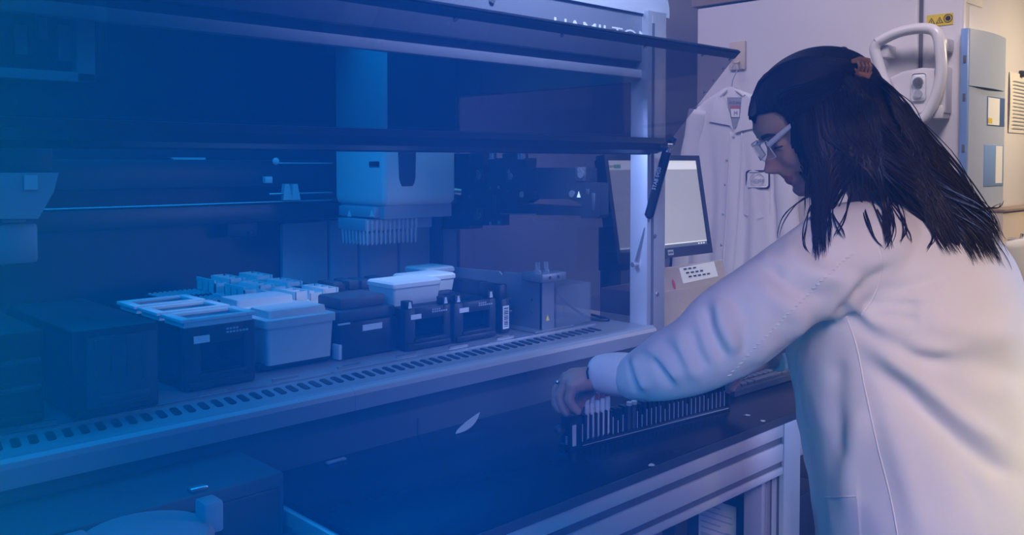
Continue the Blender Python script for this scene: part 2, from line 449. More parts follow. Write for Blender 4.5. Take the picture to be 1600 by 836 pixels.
for px in (546, 581):
    p = onX(px, 334, x0 - .009); b.prism([p + V((0, -.009, -.007)), p + V((0, .009, -.007)), p + V((0, 0, .009))], (-.001, 0, 0))
b.objs('warning_triangle', 'label_white', hd, smooth=False)
b = B(); b.box(x0 - .02, x1 - .04, hf + .05, yk - .045, zb0 - .062, zb0 - .034, .002)
b.obj('tip_plate', 'grey_plastic', hd)
b = B()
for i in range(12):
    for j in range(8):
        x = x0 - .012 + i * .0135 ; y = hf + .053 + j * .0150
        if i in (0, 11) or j in (0, 7): b.tube([(x, y, zb0 - .072), (x, y, zb0 - .052), (x, y, zb0 - .036)], [.0030, .0048, .0048], 8); 
        b.tube([(x, y, zb0 - .098), (x, y, zb0 - .070)], [.0016, .0040], 6)
b.obj('tip_array', 'white_plastic', hd)
# ---- pipetting channels arm running front to back, black plates with bolts
XA = 1.612
def AP(px, py, dx=0): return onX(px, py, XA + dx)
def aplate(b, poly, dep, dx=0): b.prism([AP(x, y, dx) for x, y in poly], (dep, 0, 0))
b = B()
aplate(b, [(727, 258), (782, 258), (782, 262), (920, 262), (920, 285), (938, 286), (938, 336), (933, 341), (908, 341), (908, 318), (890, 311), (832, 311), (820, 318), (783, 318), (783, 352), (735, 352), (727, 345)], .03)
arm = b.obj('channel_arm', 'black_metal', mc, smooth=False)
b = B(); aplate(b, [(700, 240), (733, 240), (733, 358), (690, 358)], .05, .02); aplate(b, [(735, 236), (755, 236), (755, 262), (735, 262)], .03, -.004)
aplate(b, [(762, 247), (823, 247), (823, 262), (762, 262)], .035, -.006); aplate(b, [(785, 228), (812, 228), (812, 248), (785, 248)], .03, -.002)
aplate(b, [(783, 317), (908, 324), (908, 337), (783, 335)], .045, .012)
b.objs('carriage_block', 'black_plastic', arm, smooth=False)
b = B()
for (x, y) in ((748, 274), (797, 274), (748, 335), (907, 272)):
    p = AP(x, y, -.003); b.box(p.x, p.x + .004, p.y - .017, p.y + .017, p.z - .017, p.z + .017, .001)
b.objs('bearing_window', 'ink', arm)
b = B()
for (x, y) in ((748, 275), (797, 275), (748, 336), (907, 272)):
    p = AP(x, y, -.006); b.cyl(p, p + V((.004, 0, 0)), .010, 18); p2 = p + V((-.001, .004, .011)); b.cyl(p2, p2 + V((.006, 0, 0)), .006, 14)
b.objs('bearing', 'steel', arm)
b = B()
for (x, y) in ((766, 294), (779, 293), (766, 349), (779, 348), (815, 304), (893, 303), (733, 307)):
    p = AP(x, y, -.003); b.cyl(p, p + V((.004, 0, 0)), .005 if x not in (815, 893) else .0085, 16)
b.objs('bolt', 'steel', arm)
b = B()
for (x, y, w, h) in ((772, 320, .007, .05), (927, 315, .006, .04), (838, 303, .008, .012), (793, 302, .007, .016), (918, 300, .006, .014)):
    p = AP(x, y, -.0015); b.box(p.x, p.x + .003, p.y - w, p.y + w, p.z - h / 2, p.z + h / 2, .001)
b.objs('slot', 'ink', arm)
b = B(); p = AP(904, 304, -.002); b.prism([p + V((0, -.006, -.007)), p + V((0, .006, -.007)), p + V((0, 0, .008))], (.001, 0, 0)); b.obj('warning_triangle', 'label_white', arm, smooth=False)
b = B()
for x in (770, 815):
    p = AP(x, 243, -.01); b.cyl(p + V((0, 0, -.01)), p + V((0, 0, .012)), .011, 16)
p = AP(792, 240, -.02); b.cyl(p, p + V((0, .0, .02)), .012, 16)
b.objs('pneumatic_fitting', 'steel', arm)
b = B(); b.cyl(AP(783, 334, -.004), AP(838, 335, -.004), .0016, 8); b.obj('linear_rail', 'steel', arm)
b = B(); p = AP(720, 300); b.tube([p, p + V((-.03, .02, .004)), p + V((-.06, .05, .0))], .012, 12); p = AP(717, 312); b.box(p.x - .05, p.x, p.y, p.y + .05, p.z - .012, p.z + .008, .003); b.obj('carriage_hose', 'steel', arm)
# ---- gantry beam at the back
b = B(); za, zc = onY(470, 343, 2.02).z, onY(470, 316, 2.02).z
b.box(-.8, x1, 2.0, 2.06, za, zc, .002); b.box(-.8, x0 - .03, 2.0, 2.06, onY(470, 290, 2.02).z, onY(470, 250, 2.02).z, .002)
gt = b.obj('gantry_beam', 'black_metal', mc)
b = B(); z = onY(470, 314, 1.99).z
b.cyl((.0, 1.985, z), (x0, 1.985, z), .0022, 8); z2 = onY(470, 302, 1.99).z; b.cyl((onY(420, 300, 1.985).x, 1.985, z2), (x0, 1.985, z2), .003, 8)
z3 = onY(470, 255, 1.985).z; b.cyl((onY(425, 255, 1.985).x, 1.985, z3), (x0, 1.985, z3), .002, 8)
b.objs('gantry_rail', 'steel', gt)
b = B(); p = onY(431, 252, 1.98); b.ell(p, [V((.009, 0, 0)), V((0, .006, 0)), V((0, 0, .009))], 14, 8)
p = onY(420, 281, 1.98); b.box(p.x - .012, p.x + .008, 1.975, 1.99, p.z - .008, p.z + .008, .002)
for px in (450, 463): p = onY(px, 300, 1.98); b.prism([p + V((-.012, 0, -.02)), p + V((.012, 0, -.02)), p + V((.004, 0, .02)), p + V((-.008, 0, .02))], (0, .015, 0))
b.objs('rail_bracket', 'panel_light', gt)
b = B(); q0, q1, q2, q3 = onY(-25, 270, 1.9), onY(92, 270, 1.9), onY(60, 342, 1.9), onY(-25, 342, 1.9)
b.prism([q0, q1, onY(84, 300, 1.9), q2, q3], (0, .10, 0)); gm = b.obj('gripper_module', 'sign_grey', mc, ang=30)
b = B(); q0, q1 = onY(-5, 350, 1.91), onY(62, 412, 1.91); b.box(q0.x, q1.x, 1.91, 1.98, q1.z, q0.z, .01); b.box(q0.x + .01, q1.x - .02, 1.92, 1.97, q0.z, q0.z + .02, .003); b.obj('gripper_foot', 'sign_grey', gm)
b = B(); q0 = onY(48, 285, 1.899); b.box(q0.x - .012, q0.x + .012, 1.897, 1.9, q0.z - .014, q0.z + .014); b.obj('module_badge', 'panel_grey', gm, smooth=False)
b = B(); q0 = onY(40, 270, 1.93); b.box(q0.x - .08, q0.x + .05, 1.93, 2.0, q0.z, q0.z + .06, .004); b.obj('module_mount', 'black_metal', gm)
# ---- solid frame built for a window reflection in the cover, plus dim fittings
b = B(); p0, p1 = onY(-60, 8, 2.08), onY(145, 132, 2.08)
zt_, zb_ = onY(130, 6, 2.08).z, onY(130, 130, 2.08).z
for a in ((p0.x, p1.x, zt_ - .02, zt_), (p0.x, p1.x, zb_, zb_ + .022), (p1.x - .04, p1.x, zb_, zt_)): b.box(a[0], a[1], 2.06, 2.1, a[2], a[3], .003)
fr = b.obj('reflected_frame', 'panel_light', mc)
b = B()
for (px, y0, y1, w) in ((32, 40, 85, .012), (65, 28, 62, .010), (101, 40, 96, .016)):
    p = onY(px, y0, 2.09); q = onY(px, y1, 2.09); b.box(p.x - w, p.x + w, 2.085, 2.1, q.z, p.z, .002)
b.objs('reflected_bar', 'grey_plastic', fr)  # bars of the same reflection, also modelled as solid pieces
b = B(); p, q = onY(265, 246, 2.09), onY(320, 258, 2.09); b.prism([(p.x, 2.085, p.z), (q.x, 2.085, p.z), (q.x, 2.085, q.z), (p.x + .03, 2.085, q.z)], (0, .012, 0)); b.obj('notice_plate', 'panel_light', mc, smooth=False)
b = B(); p, q = onY(355, 338, 2.05), onY(403, 368, 2.05); b.box(p.x, q.x, 2.05, 2.1, q.z, p.z, .006); b.box(p.x + .05, q.x - .02, 2.04, 2.05, q.z, q.z + .012, .004); b.obj('sensor_housing', 'charcoal', mc)
# ================================================================== labware on the deck
def carrier(name, label, x0, x1, yf, h, dep=.34, window=True, lab=True, cat='plate carrier'):
    """black plate carrier: solid walls, an open front window, a label and print"""
    t = thing(name, label, cat, ((x0 + x1) / 2, yf, ZD + .003))
    z0 = ZD + .003; w = x1 - x0
    b = B()
    if window:
        wx0, wx1, wz0, wz1 = x0 + w * .22, x1 - w * .16, z0 + h * .24, z0 + h * .72
        b.box(x0, wx0, yf, yf + .02, z0, z0 + h, .002); b.box(wx1, x1, yf, yf + .02, z0, z0 + h, .002)
        b.box(wx0, wx1, yf, yf + .02, wz1, z0 + h, .001); b.box(wx0, wx1, yf, yf + .02, z0, wz0, .001)
        b.box(x0, x1, yf + .018, yf + dep, z0, z0 + h * .2, .002); b.box(x0, x0 + .006, yf + .018, yf + dep, z0, z0 + h, .001)
        b.box(x1 - .006, x1, yf + .018, yf + dep, z0, z0 + h, .001); b.box(x0, x1, yf + .018, yf + dep, z0 + h * .93, z0 + h, .001)
        b.box(x0 + .006, x1 - .006, yf + .12, yf + .13, z0, z0 + h)
        b.box(wx0 - .004, wx1 + .004, yf - .003, yf + .004, wz0 - .006, wz0, .001)
    else:
        b.box(x0, x1, yf, yf + dep, z0, z0 + h, .004)
    b.box(x0 + .004, x1 - .004, yf - .006, yf + .02, z0, z0 + .012, .002)
    b.obj('body', 'black_plastic', t)
    if lab:
        b = B(); b.box(x0 + w * .12, x0 + w * .34, yf - .001, yf + .001, z0 + h * .74, z0 + h * .86, 0)
        b.obj('label', 'label_white', t, smooth=False)
        b = B()
        for k in range(2):
            zz = z0 + h * (.90 - k * .055)
            for j in range(4 + k * 3): b.box(x1 - w * .42 + j * .006, x1 - w * .42 + j * .006 + .0042, yf - .0006, yf + .001, zz, zz + .0032)
        b.obj('print', 'grey_plastic', t, smooth=False)
    return t
def clips(t, x0, x1, yf, z, white=True):
    b = B()
    for x in (x0 + .004, x1 - .022): b.box(x, x + .018, yf + .002, yf + .022, z, z + .017, .002)
    b.box(x0 + .03, x1 - .04, yf + .10, yf + .115, z, z + .012, .002)
    b.objs('clip', 'black_plastic', t)
    if white:
        b = B()
        for x in (x0 + .009, x1 - .017): b.prism([(x, yf + .0005, z + .002), (x + .009, yf + .0005, z + .002), (x + .006, yf + .0005, z + .015), (x + .002, yf + .0005, z + .015)], (0, .004, 0))
        b.objs('alignment_tab', 'label_white', t, smooth=False)

c1 = carrier('plate_carrier', 'tall black plate carrier furthest left on the deck, almost lost in added blue haze', .285, .42, 1.44, .135, window=False, lab=False)
b = B(); b.box(.29, .415, 1.437, 1.46, ZD + .05, ZD + .058, .002); b.box(.29, .415, 1.437, 1.46, ZD + .09, ZD + .098, .002); b.objs('ledge', 'charcoal', c1)
c2 = carrier('plate_carrier', 'dark plate carrier with a ribbed grey front panel left of the white-rimmed troughs', .448, .578, 1.405, .132, window=False, lab=False)
b = B()
b.box(.468, .574, 1.400, 1.41, ZD + .012, ZD + .122, .003)
for k in range(4): b.box(.478 + k * .024, .482 + k * .024, 1.3975, 1.402, ZD + .05, ZD + .118)
b.box(.485, .56, 1.397, 1.402, ZD + .02, ZD + .032, .002)
b.obj('front_panel', 'charcoal', c2)
c3 = carrier('plate_carrier', 'black plate carrier with open front window under the three white-rimmed troughs', .640, .768, 1.45, .105)
c6 = carrier('plate_carrier', 'black windowed plate carrier under the tall milky boxes', 1.103, 1.224, 1.455, .083)
clips(c6, 1.103, 1.224, 1.455, ZD + .086)
c7 = carrier('plate_carrier', 'black windowed plate carrier furthest right, with empty top and white tabs', 1.229, 1.350, 1.450, .083)
clips(c7, 1.229, 1.350, 1.450, ZD + .086)
cu = carrier('plate_carrier', 'low black carrier base under the white lidded tip boxes', .800, .955, 1.500, .010, lab=False, window=False, dep=.42)

def trough(label, y0, dep=.086, z=ZD + .108):
    x0, x1 = .636, .772; t = thing('reagent_trough', label, 'trough', ((x0 + x1) / 2, y0, z), 'white-rimmed troughs on the black carrier')
    b = B(); hgt = .013
    b.box(x0 + .006, x0 + .012, y0 + .004, y0 + dep - .004, z, z + hgt); b.box(x1 - .012, x1 - .006, y0 + .004, y0 + dep - .004, z, z + hgt)
    b.box(x0 + .012, x1 - .012, y0 + .004, y0 + .010, z, z + hgt); b.box(x0 + .012, x1 - .012, y0 + dep - .010, y0 + dep - .004, z, z + hgt)
    b.obj('trough_wall', 'white_plastic', t)
    b = B(); zz = z + hgt
    b.box(x0, x0 + .017, y0, y0 + dep, zz - .004, zz + .002, .0008); b.box(x1 - .017, x1, y0, y0 + dep, zz - .004, zz + .002, .0008)
    b.box(x0 + .017, x1 - .017, y0, y0 + .014, zz - .004, zz + .002, .0008); b.box(x0 + .017, x1 - .017, y0 + dep - .014, y0 + dep, zz - .004, zz + .002, .0008)
    b.obj('rim', 'white_plastic', t)
    b = B(); b.box(x0 + .012, x1 - .012, y0 + .010, y0 + dep - .010, z, z + .003); b.obj('trough_bottom', 'black_plastic', t, smooth=False)
trough('white-rimmed open trough nearest the front rail on the black carrier', 1.452)
trough('white-rimmed open trough in the middle of the three on the black carrier', 1.553)
trough('white-rimmed open trough furthest back of the three on the black carrier', 1.654)

def tipbox(label, x0, x1, y0, dep, z0, h):
    t = thing('tip_box', label, 'tip box', ((x0 + x1) / 2, y0, z0), 'white lidded tip boxes')
    b = B(); 
    b.rings([rr(x0 + .008, x1 - .008, y0 + .004, y0 + dep - .004, z0, .006), rr(x0 + .004, x1 - .004, y0 + .001, y0 + dep - .001, z0 + h * .70, .006)])
    b.obj('body', 'tip_white', t)
    b = B(); z = z0 + h * .705
    b.rings([rr(x0, x1, y0 - .003, y0 + dep + .003, z, .006), rr(x0, x1, y0 - .003, y0 + dep + .003, z + h * .15, .006), rr(x0 + .002, x1 - .002, y0 - .001, y0 + dep, z + h * .16, .006),
             rr(x0 + .013, x1 - .013, y0 + .010, y0 + dep - .010, z + h * .165, .006), rr(x0 + .015, x1 - .015, y0 + .012, y0 + dep - .012, z + h * .30, .006)])
    b.obj('lid', 'tip_white', t, ang=25)
tipbox('white stepped-lid tip box at the front of the deck beside the windowed carrier', .803, .953, 1.478, .098, ZD + .013, .098)
tipbox('white stepped-lid tip box behind the front one, mostly hidden', .803, .953, 1.600, .098, ZD + .013, .105)

def grid_rack(label, x0, x1, y0, dep, z0, h, nx=4, ny=3):
    t = thing('compartment_rack', label, 'rack', ((x0 + x1) / 2, y0, z0), 'white walled compartment racks')
    b = B(); b.box(x0, x1, y0, y0 + dep, z0, z0 + h * .55, .002)
    b.obj('base', 'white_plastic', t)
    b = B()
    for i in range(nx + 1):
        x = x0 + (x1 - x0 - .003) * i / nx; b.box(x, x + .003, y0, y0 + dep, z0 + h * .5, z0 + h)
    for j in range(ny + 1):
        y = y0 + (dep - .003) * j / ny
        for i in range(nx):
            xa = x0 + (x1 - x0) * i / nx; xb = x0 + (x1 - x0) * (i + 1) / nx
            b.box(xa, xb - .007, y, y + .003, z0 + h * .5, z0 + h * (1.0 if i % 2 else .86))
    b.obj('divider_grid', 'white_plastic', t, smooth=False)
for (lx, x0, x1, y0, h) in (('white compartment rack nearest the black stepped tray', .925, 1.065, 1.640, .118), ('white compartment rack behind the nearest one', .900, 1.040, 1.745, .124), ('white compartment rack at the back, furthest from the rail', .885, 1.025, 1.850, .130)):
    tt = thing('rack_stand', 'black stand under the ' + lx, 'stand', ((x0 + x1) / 2, y0 + .04, ZD), 'black stands under the white racks')
    B().box(x0 + .002, x1 - .002, y0 + .002, y0 + .088, ZD, ZD + .07, .003).obj('block', 'black_plastic', tt)
    b = B(); b.box(x0 + .01, x1 - .01, y0 + .01, y0 + .08, ZD + .07, ZD + .074, .001); b.obj('cap', 'charcoal', tt)
    grid_rack(lx, x0, x1, y0, .09, ZD + .0745, h - .0745)
def dark_rack(label, x0, x1, y0, dep, h, m='black_plastic'):
    t = thing('tip_rack', label, 'tip rack', ((x0 + x1) / 2, y0, ZD), 'black tip racks at the back')
    B().box(x0, x1, y0, y0 + dep, ZD, ZD + h, .004).obj('body', 'black_plastic', t)
    b = B()
    for i in range(10):
        for j in range(6):
            x = x0 + .010 + i * (x1 - x0 - .02) / 9; y = y0 + .010 + j * (dep - .02) / 5
            b.tube([(x, y, ZD + h - .001), (x, y, ZD + h + .003)], [.0044, .0036], 8)
    b.obj('tip_collar', 'grey_plastic', t)
dark_rack('black tip rack with pale collars behind the white-rimmed troughs', .770, .890, 1.755, .09, .098)
dark_rack('black tip rack with pale collars furthest back on the left', .770, .890, 1.860, .09, .100)

t = thing('black_tray', 'black stepped tray with a label between white tip boxes and windowed carriers', 'tray', (1.03, 1.48, ZD + .002))
z = ZD + .002
B().box(.962, 1.098, 1.478, 1.60, z, z + .070, .003).obj('body', 'black_plastic', t)
b = B(); b.box(.966, 1.100, 1.484, 1.596, z + .070, z + .092, .004); b.box(.978, 1.088, 1.50, 1.585, z + .092, z + .116, .005); b.obj('upper_step', 'charcoal', t)
b = B(); b.box(1.015, 1.062, 1.477, 1.479, z + .050, z + .062); b.obj('label', 'label_white', t, smooth=False)
b = B(); b.box(.958, .966, 1.476, 1.50, z, z + .03, .002); b.box(.958, .985, 1.476, 1.479, z + .068, z + .071); b.objs('corner_clip', 'panel_light', t)

def milky(label, x0, x1, y0, dep, z0, h):
    t = thing('deep_well_box', label, 'box', ((x0 + x1) / 2, y0, z0), 'tall milky boxes on the carrier')
    b = B(); b.rings([rr(x0 + .006, x1 - .006, y0 + .004, y0 + dep - .004, z0, .006), rr(x0 + .002, x1 - .002, y0, y0 + dep, z0 + h - .012, .006)])
    b.obj('body', 'milky_plastic', t)
    b = B(); b.rings([rr(x0, x1, y0 - .002, y0 + dep + .002, z0 + h - .012, .006), rr(x0, x1, y0 - .002, y0 + dep + .002, z0 + h - .004, .006), rr(x0 + .004, x1 - .004, y0 + .002, y0 + dep - .002, z0 + h, .005)])
    b.obj('lid', 'milky_plastic', t)
milky('wide milky plastic box in front on the windowed carrier', 1.106, 1.236, 1.500, .095, ZD + .0865, .050)
milky('milky plastic box behind and right of the wide front one', 1.240, 1.362, 1.600, .085, ZD + .0865, .042)
milky('milky plastic box furthest back, only its top showing above the others', 1.355, 1.448, 1.705, .085, ZD + .0865, .042)

b = B(); b.box(1.350, 1.452, 1.70, 1.80, ZD + .001, ZD + .084, .003)
t = thing('adapter_block', 'black adapter block under the furthest milky box', 'block', (1.40, 1.75, ZD)); b.obj('body', 'black_plastic', t)
B().box(1.36, 1.44, 1.71, 1.78, ZD + .083, ZD + .086, .001).obj('pad', 'charcoal', t)
# black clutter at the back between racks and boxes
for i, (px, py, w, h, lab) in enumerate(((480, 447, .07, .115, 'small black hinged module behind the white racks, left of the pair'), (543, 440, .075, .125, 'small black hinged module behind the white racks, right of the pair'), (590, 436, .09, .12, 'black flat module in front of the pale rear shields'))):
    p = onZ(px, py, ZD + h)
    t = thing('black_module', lab, 'module', (p.x, p.y, ZD), 'black modules at the back of the deck')
    b = B(); b.box(p.x - w / 2, p.x + w / 2, p.y, p.y + .08, ZD, ZD + h - .02, .003); b.obj('body', 'black_plastic', t)
    b = B(); b.box(p.x - w * .45, p.x - w * .1, p.y + .004, p.y + .07, ZD + h - .02, ZD + h, .004); b.box(p.x + w * .1, p.x + w * .45, p.y + .004, p.y + .07, ZD + h - .02, ZD + h, .004)
    b.box(p.x - w * .1, p.x + w * .1, p.y + .02, p.y + .05, ZD + h - .02, ZD + h - .008); b.objs('lug', 'charcoal', t)
    b = B(); b.box(p.x - .012, p.x + .012, p.y - .001, p.y + .001, ZD + h - .045, ZD + h - .035); b.obj('label', 'label_white', t, smooth=False)

# narrow carrier with barcode
t = thing('sample_carrier', 'narrow black carrier with a barcode label standing right of the windowed carriers', 'carrier', (1.385, 1.45, ZD))
b = B(); X0, X1 = 1.372, 1.398
b.box(X0, X1, 1.455, 1.475, ZD + .0035, ZD + .080, .002); b.box(X0, X1, 1.475, 1.53, ZD + .0035, ZD + .022, .001); b.box(X0, X1, 1.475, 1.53, ZD + .060, ZD + .110, .001); b.box(X0, X1, 1.528, 1.69, ZD + .0035, ZD + .112, .002)
b.box(X0, X1, 1.462, 1.478, ZD + .07, ZD + .112, .004)
b.obj('body', 'black_plastic', t)
b = B(); b.box(X0 + .004, X1 - .004, 1.4535, 1.456, ZD + .012, ZD + .064); b.obj('barcode_label', 'label_white', t, smooth=False)
b = B()
for k in range(11): b.box(X0 + .007, X1 - .007, 1.453, 1.454, ZD + .017 + k * .004, ZD + .0185 + k * .004 + (.001 if k % 3 else 0))
b.obj('barcode', 'ink', t, smooth=False)
b = B()
for z, r in ((.045, .010), (.075, .008)): b.cyl((X1, 1.47, ZD + z), (X1 + .012, 1.462, ZD + z), r, 14)
b.objs('catch', 'black_plastic', t)

# aluminium bracket with clamp and clear box
t = thing('wash_station', 'aluminium bracket with clamp block, two pins and clear box at deck end', 'bracket', (1.5, 1.6, ZD))
b = B(); xb = 1.463
zt0 = onX(845, 430, xb).z; yf = onX(846, 470, xb).y
b.raw([], [])
prof = [(yf, ZD), (yf, zt0), (onX(787, 425, xb).y, onX(787, 425, xb).z), (onX(784, 430, xb).y, onX(784, 430, xb).z), (onX(779, 424, xb).y, onX(779, 424, xb).z), (onX(700, 417, xb).y, onX(700, 417, xb).z), (onX(700, 417, xb).y, ZD)]
b.prism([(xb, y, z) for y, z in prof], (.006, 0, 0)); b.box(xb, xb + .04, yf - .003, yf + .006, ZD, zt0 - .01, .001)
b.box(xb - .03, xb + .10, yf - .01, yf + .30, ZD, ZD + .004, .001)
b.obj('bracket_plate', 'bracket_grey', t, smooth=False)
b = B(); b.cyl((xb - .001, yf + .03, ZD + .07), (xb + .003, yf + .03, ZD + .07), .003, 10); b.cyl((xb - .001, yf + .03, ZD + .04), (xb + .003, yf + .03, ZD + .04), .003, 10); b.objs('rivet', 'steel', t)
cz0, cz1 = onX(848, 441, xb - .01).z, onX(848, 428, xb - .01).z
b = B(); b.box(xb - .02, xb + .06, yf - .022, yf + .045, cz0, cz1, .002); ck = b.obj('clamp_block', 'bracket_grey', t)
b = B()
for dx in (.0, .028): b.cyl((xb + dx, yf + .012, cz1), (xb + dx, yf + .012, cz1 + .024), .0055, 14); b.cyl((xb + dx, yf + .012, cz1), (xb + dx, yf + .012, cz1 + .005), .009, 14)
b.objs('pin', 'steel', ck)
b = B()
for dx in (.005, .032): b.cyl((xb + dx, yf - .0225, (cz0 + cz1) / 2), (xb + dx, yf - .0215, (cz0 + cz1) / 2), .004, 12)
b.objs('screw_hole', 'ink', ck)
b = B(); cx0, cx1, cy0, cy1 = xb + .045, xb + .165, yf - .005, yf + .085; ch = .095
for a in ((cx0, cx1, cy0, cy0 + .003), (cx0, cx1, cy1 - .003, cy1), (cx0, cx0 + .003, cy0 + .003, cy1 - .003), (cx1 - .003, cx1, cy0 + .003, cy1 - .003)): b.box(a[0], a[1], a[2], a[3], ZD + .004, ZD + .004 + ch)
b.obj('clear_box', 'clear_plastic', t, smooth=False)
b = B(); p = V((xb + .003, yf - .0032, ZD + .03)); b.prism([p + V((.008, 0, -.006)), p + V((.02, 0, -.006)), p + V((.014, 0, .007))], (0, -.0006, 0)); b.obj('warning_triangle', 'yellow', t, smooth=False)
b = B(); q = [(xb + .05, yf + .06, cz0 + .01), (xb + .12, yf + .10, ZD + .10), (xb + .17, yf + .08, ZD + .04), (xb + .19, yf + .02, ZD + .006), (xb + .215, yf - .02, ZD + .004), (1.697, 1.47, ZD + .005)]
b.tube([V(p) for p in cat_rom(q, 30)], .0032, 8); tag(b.obj('sensor_cable', 'black_plastic'), 'thin black cable trailing from the clamp over the deck end', 'cable')

# ================================================================== front table
TX0, TX1, TY0, TY1 = .660, 2.25, .872, 1.270
t = thing('work_table', 'low black-topped table on a slotted aluminium frame in front of robot', 'table', (1.4, 1.05, 0))
B().box(TX0, TX1, TY0, TY1, ZT - .016, ZT, .003).obj('tabletop', 'laminate', t)
B().box(TX0 + .001, TX1 - .001, TY0 - .0012, TY0 + .002, ZT - .0155, ZT - .001).obj('edge_band', 'charcoal', t)
LX0, LX1 = onY(1224, 700, TY0 + .004).x, onY(1250, 700, TY0 + .004).x
def srail(b, x0, x1, y0, zt, h, th=.045):
    b.box(x0, x1, y0 + .006, y0 + th, zt - h, zt, 0)
    for a, c in ((0, .26), (.40, .74), (.86, 1.0)): b.box(x0, x1, y0, y0 + .007, zt - h * c, zt - h * a, .0012)
b = B(); srail(b, TX0 + .01, LX0, TY0 + .004, ZT - .0165, .100)
fr = b.obj('front_rail', 'rail_alu', t)
b = B(); srail(b, LX1, TX1 - .01, TY0 + .012, ZT - .0165, .085); b.obj('front_rail', 'rail_alu', t)
b = B()
for a, c in ((.26, .40), (.74, .86)): b.box(TX0 + .01, LX0, TY0 + .008, TY0 + .0105, ZT - .0165 - .1 * c, ZT - .0165 - .1 * a)
b.objs('rail_slot', 'gasket', fr, smooth=False)
def leg(x0, x1, y0):
    b = B(); b.box(x0, x1, y0, y0 + .045, .03, ZT - .0165, .003); o = b.obj('leg', 'rail_alu', t)
    b = B(); b.box(x0 - .0008, x0 + .001, y0 + .010, y0 + .015, .03, ZT - .12); b.box(x0 - .0008, x0 + .001, y0 + .026, y0 + .034, .03, ZT - .12); b.objs('leg_slot', 'gasket', o, smooth=False)
    b = B(); b.cyl(((x0 + x1) / 2, y0 + .022, 0), ((x0 + x1) / 2, y0 + .022, .012), .03, 18); b.cyl(((x0 + x1) / 2, y0 + .022, .01), ((x0 + x1) / 2, y0 + .022, .032), .008, 10); b.obj('levelling_foot', 'black_plastic', o)
leg(LX0, LX1, TY0 + .002); leg(LX0, LX1, TY1 - .06); leg(TX1 - .06, TX1 - .012, TY0 + .01); leg(TX1 - .06, TX1 - .012, TY1 - .06); leg(TX0 + .012, TX0 + .06, TY1 - .06)
b = B(); b.box(LX0 - .034, LX0 - .001, TY0 + .03, TY0 + .07, .03, ZT - .118, .002); b.box(LX0 - .020, LX0 - .015, TY0 + .027, TY0 + .032, .03, ZT - .12); b.obj('leg_brace', 'panel_grey', t)
b = B(); b.box(TX0 - .002, TX0 + .024, TY0 + .05, TY1 - .03, ZT - .062, ZT - .017, .002); b.box(TX0 - .012, TX0 - .002, TY0 + .05, TY1 - .03, ZT - .03, ZT - .008, .002)
b.obj('end_rail', 'aluminium_y', t)

# tube rack
rA, rB = onZ(890, 706, ZT), onZ(1141, 641, ZT)
rl = (rB - rA).length; rz = math.atan2(rB.y - rA.y, rB.x - rA.x)
t = thing('tube_rack', 'long black slotted tube rack lying on the black table under her sleeve', 'tube rack', (rA.x, rA.y, ZT), rotz=rz)
def loc(f):
    """build in the rack's own frame: x along, y deep"""
    b = B(); f(b); return b
def lobj(b, name, m, parent, **k):
    me = b.mesh(name); 
    for x in (m if isinstance(m, (list, tuple)) else [m]): me.materials.append(MT[x])
    if k.get('smooth', True): me.shade_smooth(); me.set_sharp_from_angle(angle=math.radians(35))
    o = bpy.data.objects.new(name, me); COL.objects.link(o); o.parent = parent
    if k.get('label'): o['label'] = k['label']
    return o
RH = .054; N = 32; x_s = .030; pitch = (rl - .034) / N
b = B(); b.box(0, rl, 0, .024, 0, .008, .001); b.box(0, .026, 0, .024, 0, RH + .002, .0015); b.box(rl - .005, rl, 0, .024, 0, RH, .001); b.box(.02, rl, .0195, .024, 0, RH - .002)
b.box(-.008, 0, .004, .020, .0, .012, .002)
for k in range(N + 1):
    x = x_s + k * pitch - .0035; b.box(x, x + .0056, .0045, .021, .008, RH - (.0 if k % 2 else .0015))
lobj(b, 'body', 'black_plastic', t)
b = B()
for k in range(N): 
    x = x_s + k * pitch
    if k not in (1, 2, 3, 4, 5, 9, 10): b.box(x + .0030, x + .0042, .0040, .0065, .010, .032 + .008 * (k % 5 != 2))
b.box(.03, rl - .006, -.0005, .001, .0045, .0056)
lobj(b, 'slot_strips', 'panel_light', t, smooth=False)
b = B(); b.box(.006, .014, -.0012, .001, .008, .044); lobj(b, 'label', 'label_white', t, smooth=False)
b = B()
for k in range(6): b.box(-.0006, .001, .006, .010, .008 + k * .003, .0095 + k * .003)
lobj(b, 'print', 'grey_plastic', t, smooth=False)
b = B(); b.tube([(-.004, .012, .036), (-.010, .012, .036), (-.016, .012, .036), (-.020, .012, .036)], [.0055, .0095, .0095, .005], 18); lobj(b, 'knob', 'charcoal', t)
# tubes held over and in the first slots
ca, sa = math.cos(rz), math.sin(rz)
def rw(x, y, z): return V((rA.x + x * ca - y * sa, rA.y + x * sa + y * ca, ZT + z))
lbs = ['leftmost of five pale tubes lifted from the rack by her left hand', 'second from left of five pale tubes under her left hand', 'middle one of five pale tubes under her left hand', 'pale tube with reddish cap, fourth from left under her hand', 'pale tube with reddish cap, rightmost of the five under her hand']
for i in range(5):
    p = rw(x_s + (1 + i) * pitch + .0056, .0085, .010)
    o = thing('sample_tube', lbs[i], 'tube', p, 'pale tubes under her left hand')
    ht = .064 + .0012 * i
    b = B(); b.tube([p, p + V((0, 0, .003)), p + V((0, 0, ht))], [.0012, .0034, .0037], 14); b.obj('tube_body', 'white_plastic', o)
    b = B(); b.tube([p + V((0, 0, ht)), p + V((0, 0, ht + .012))], [.0042, .0042], 14); b.obj('cap', 'cap_red' if i >= 2 else 'white_plastic', o)
    b = B(); b.tube([p + V((0, 0, .046)), p + V((0, 0, ht - .003))], .0046, 14); b.obj('paper_label', 'label_white', o)
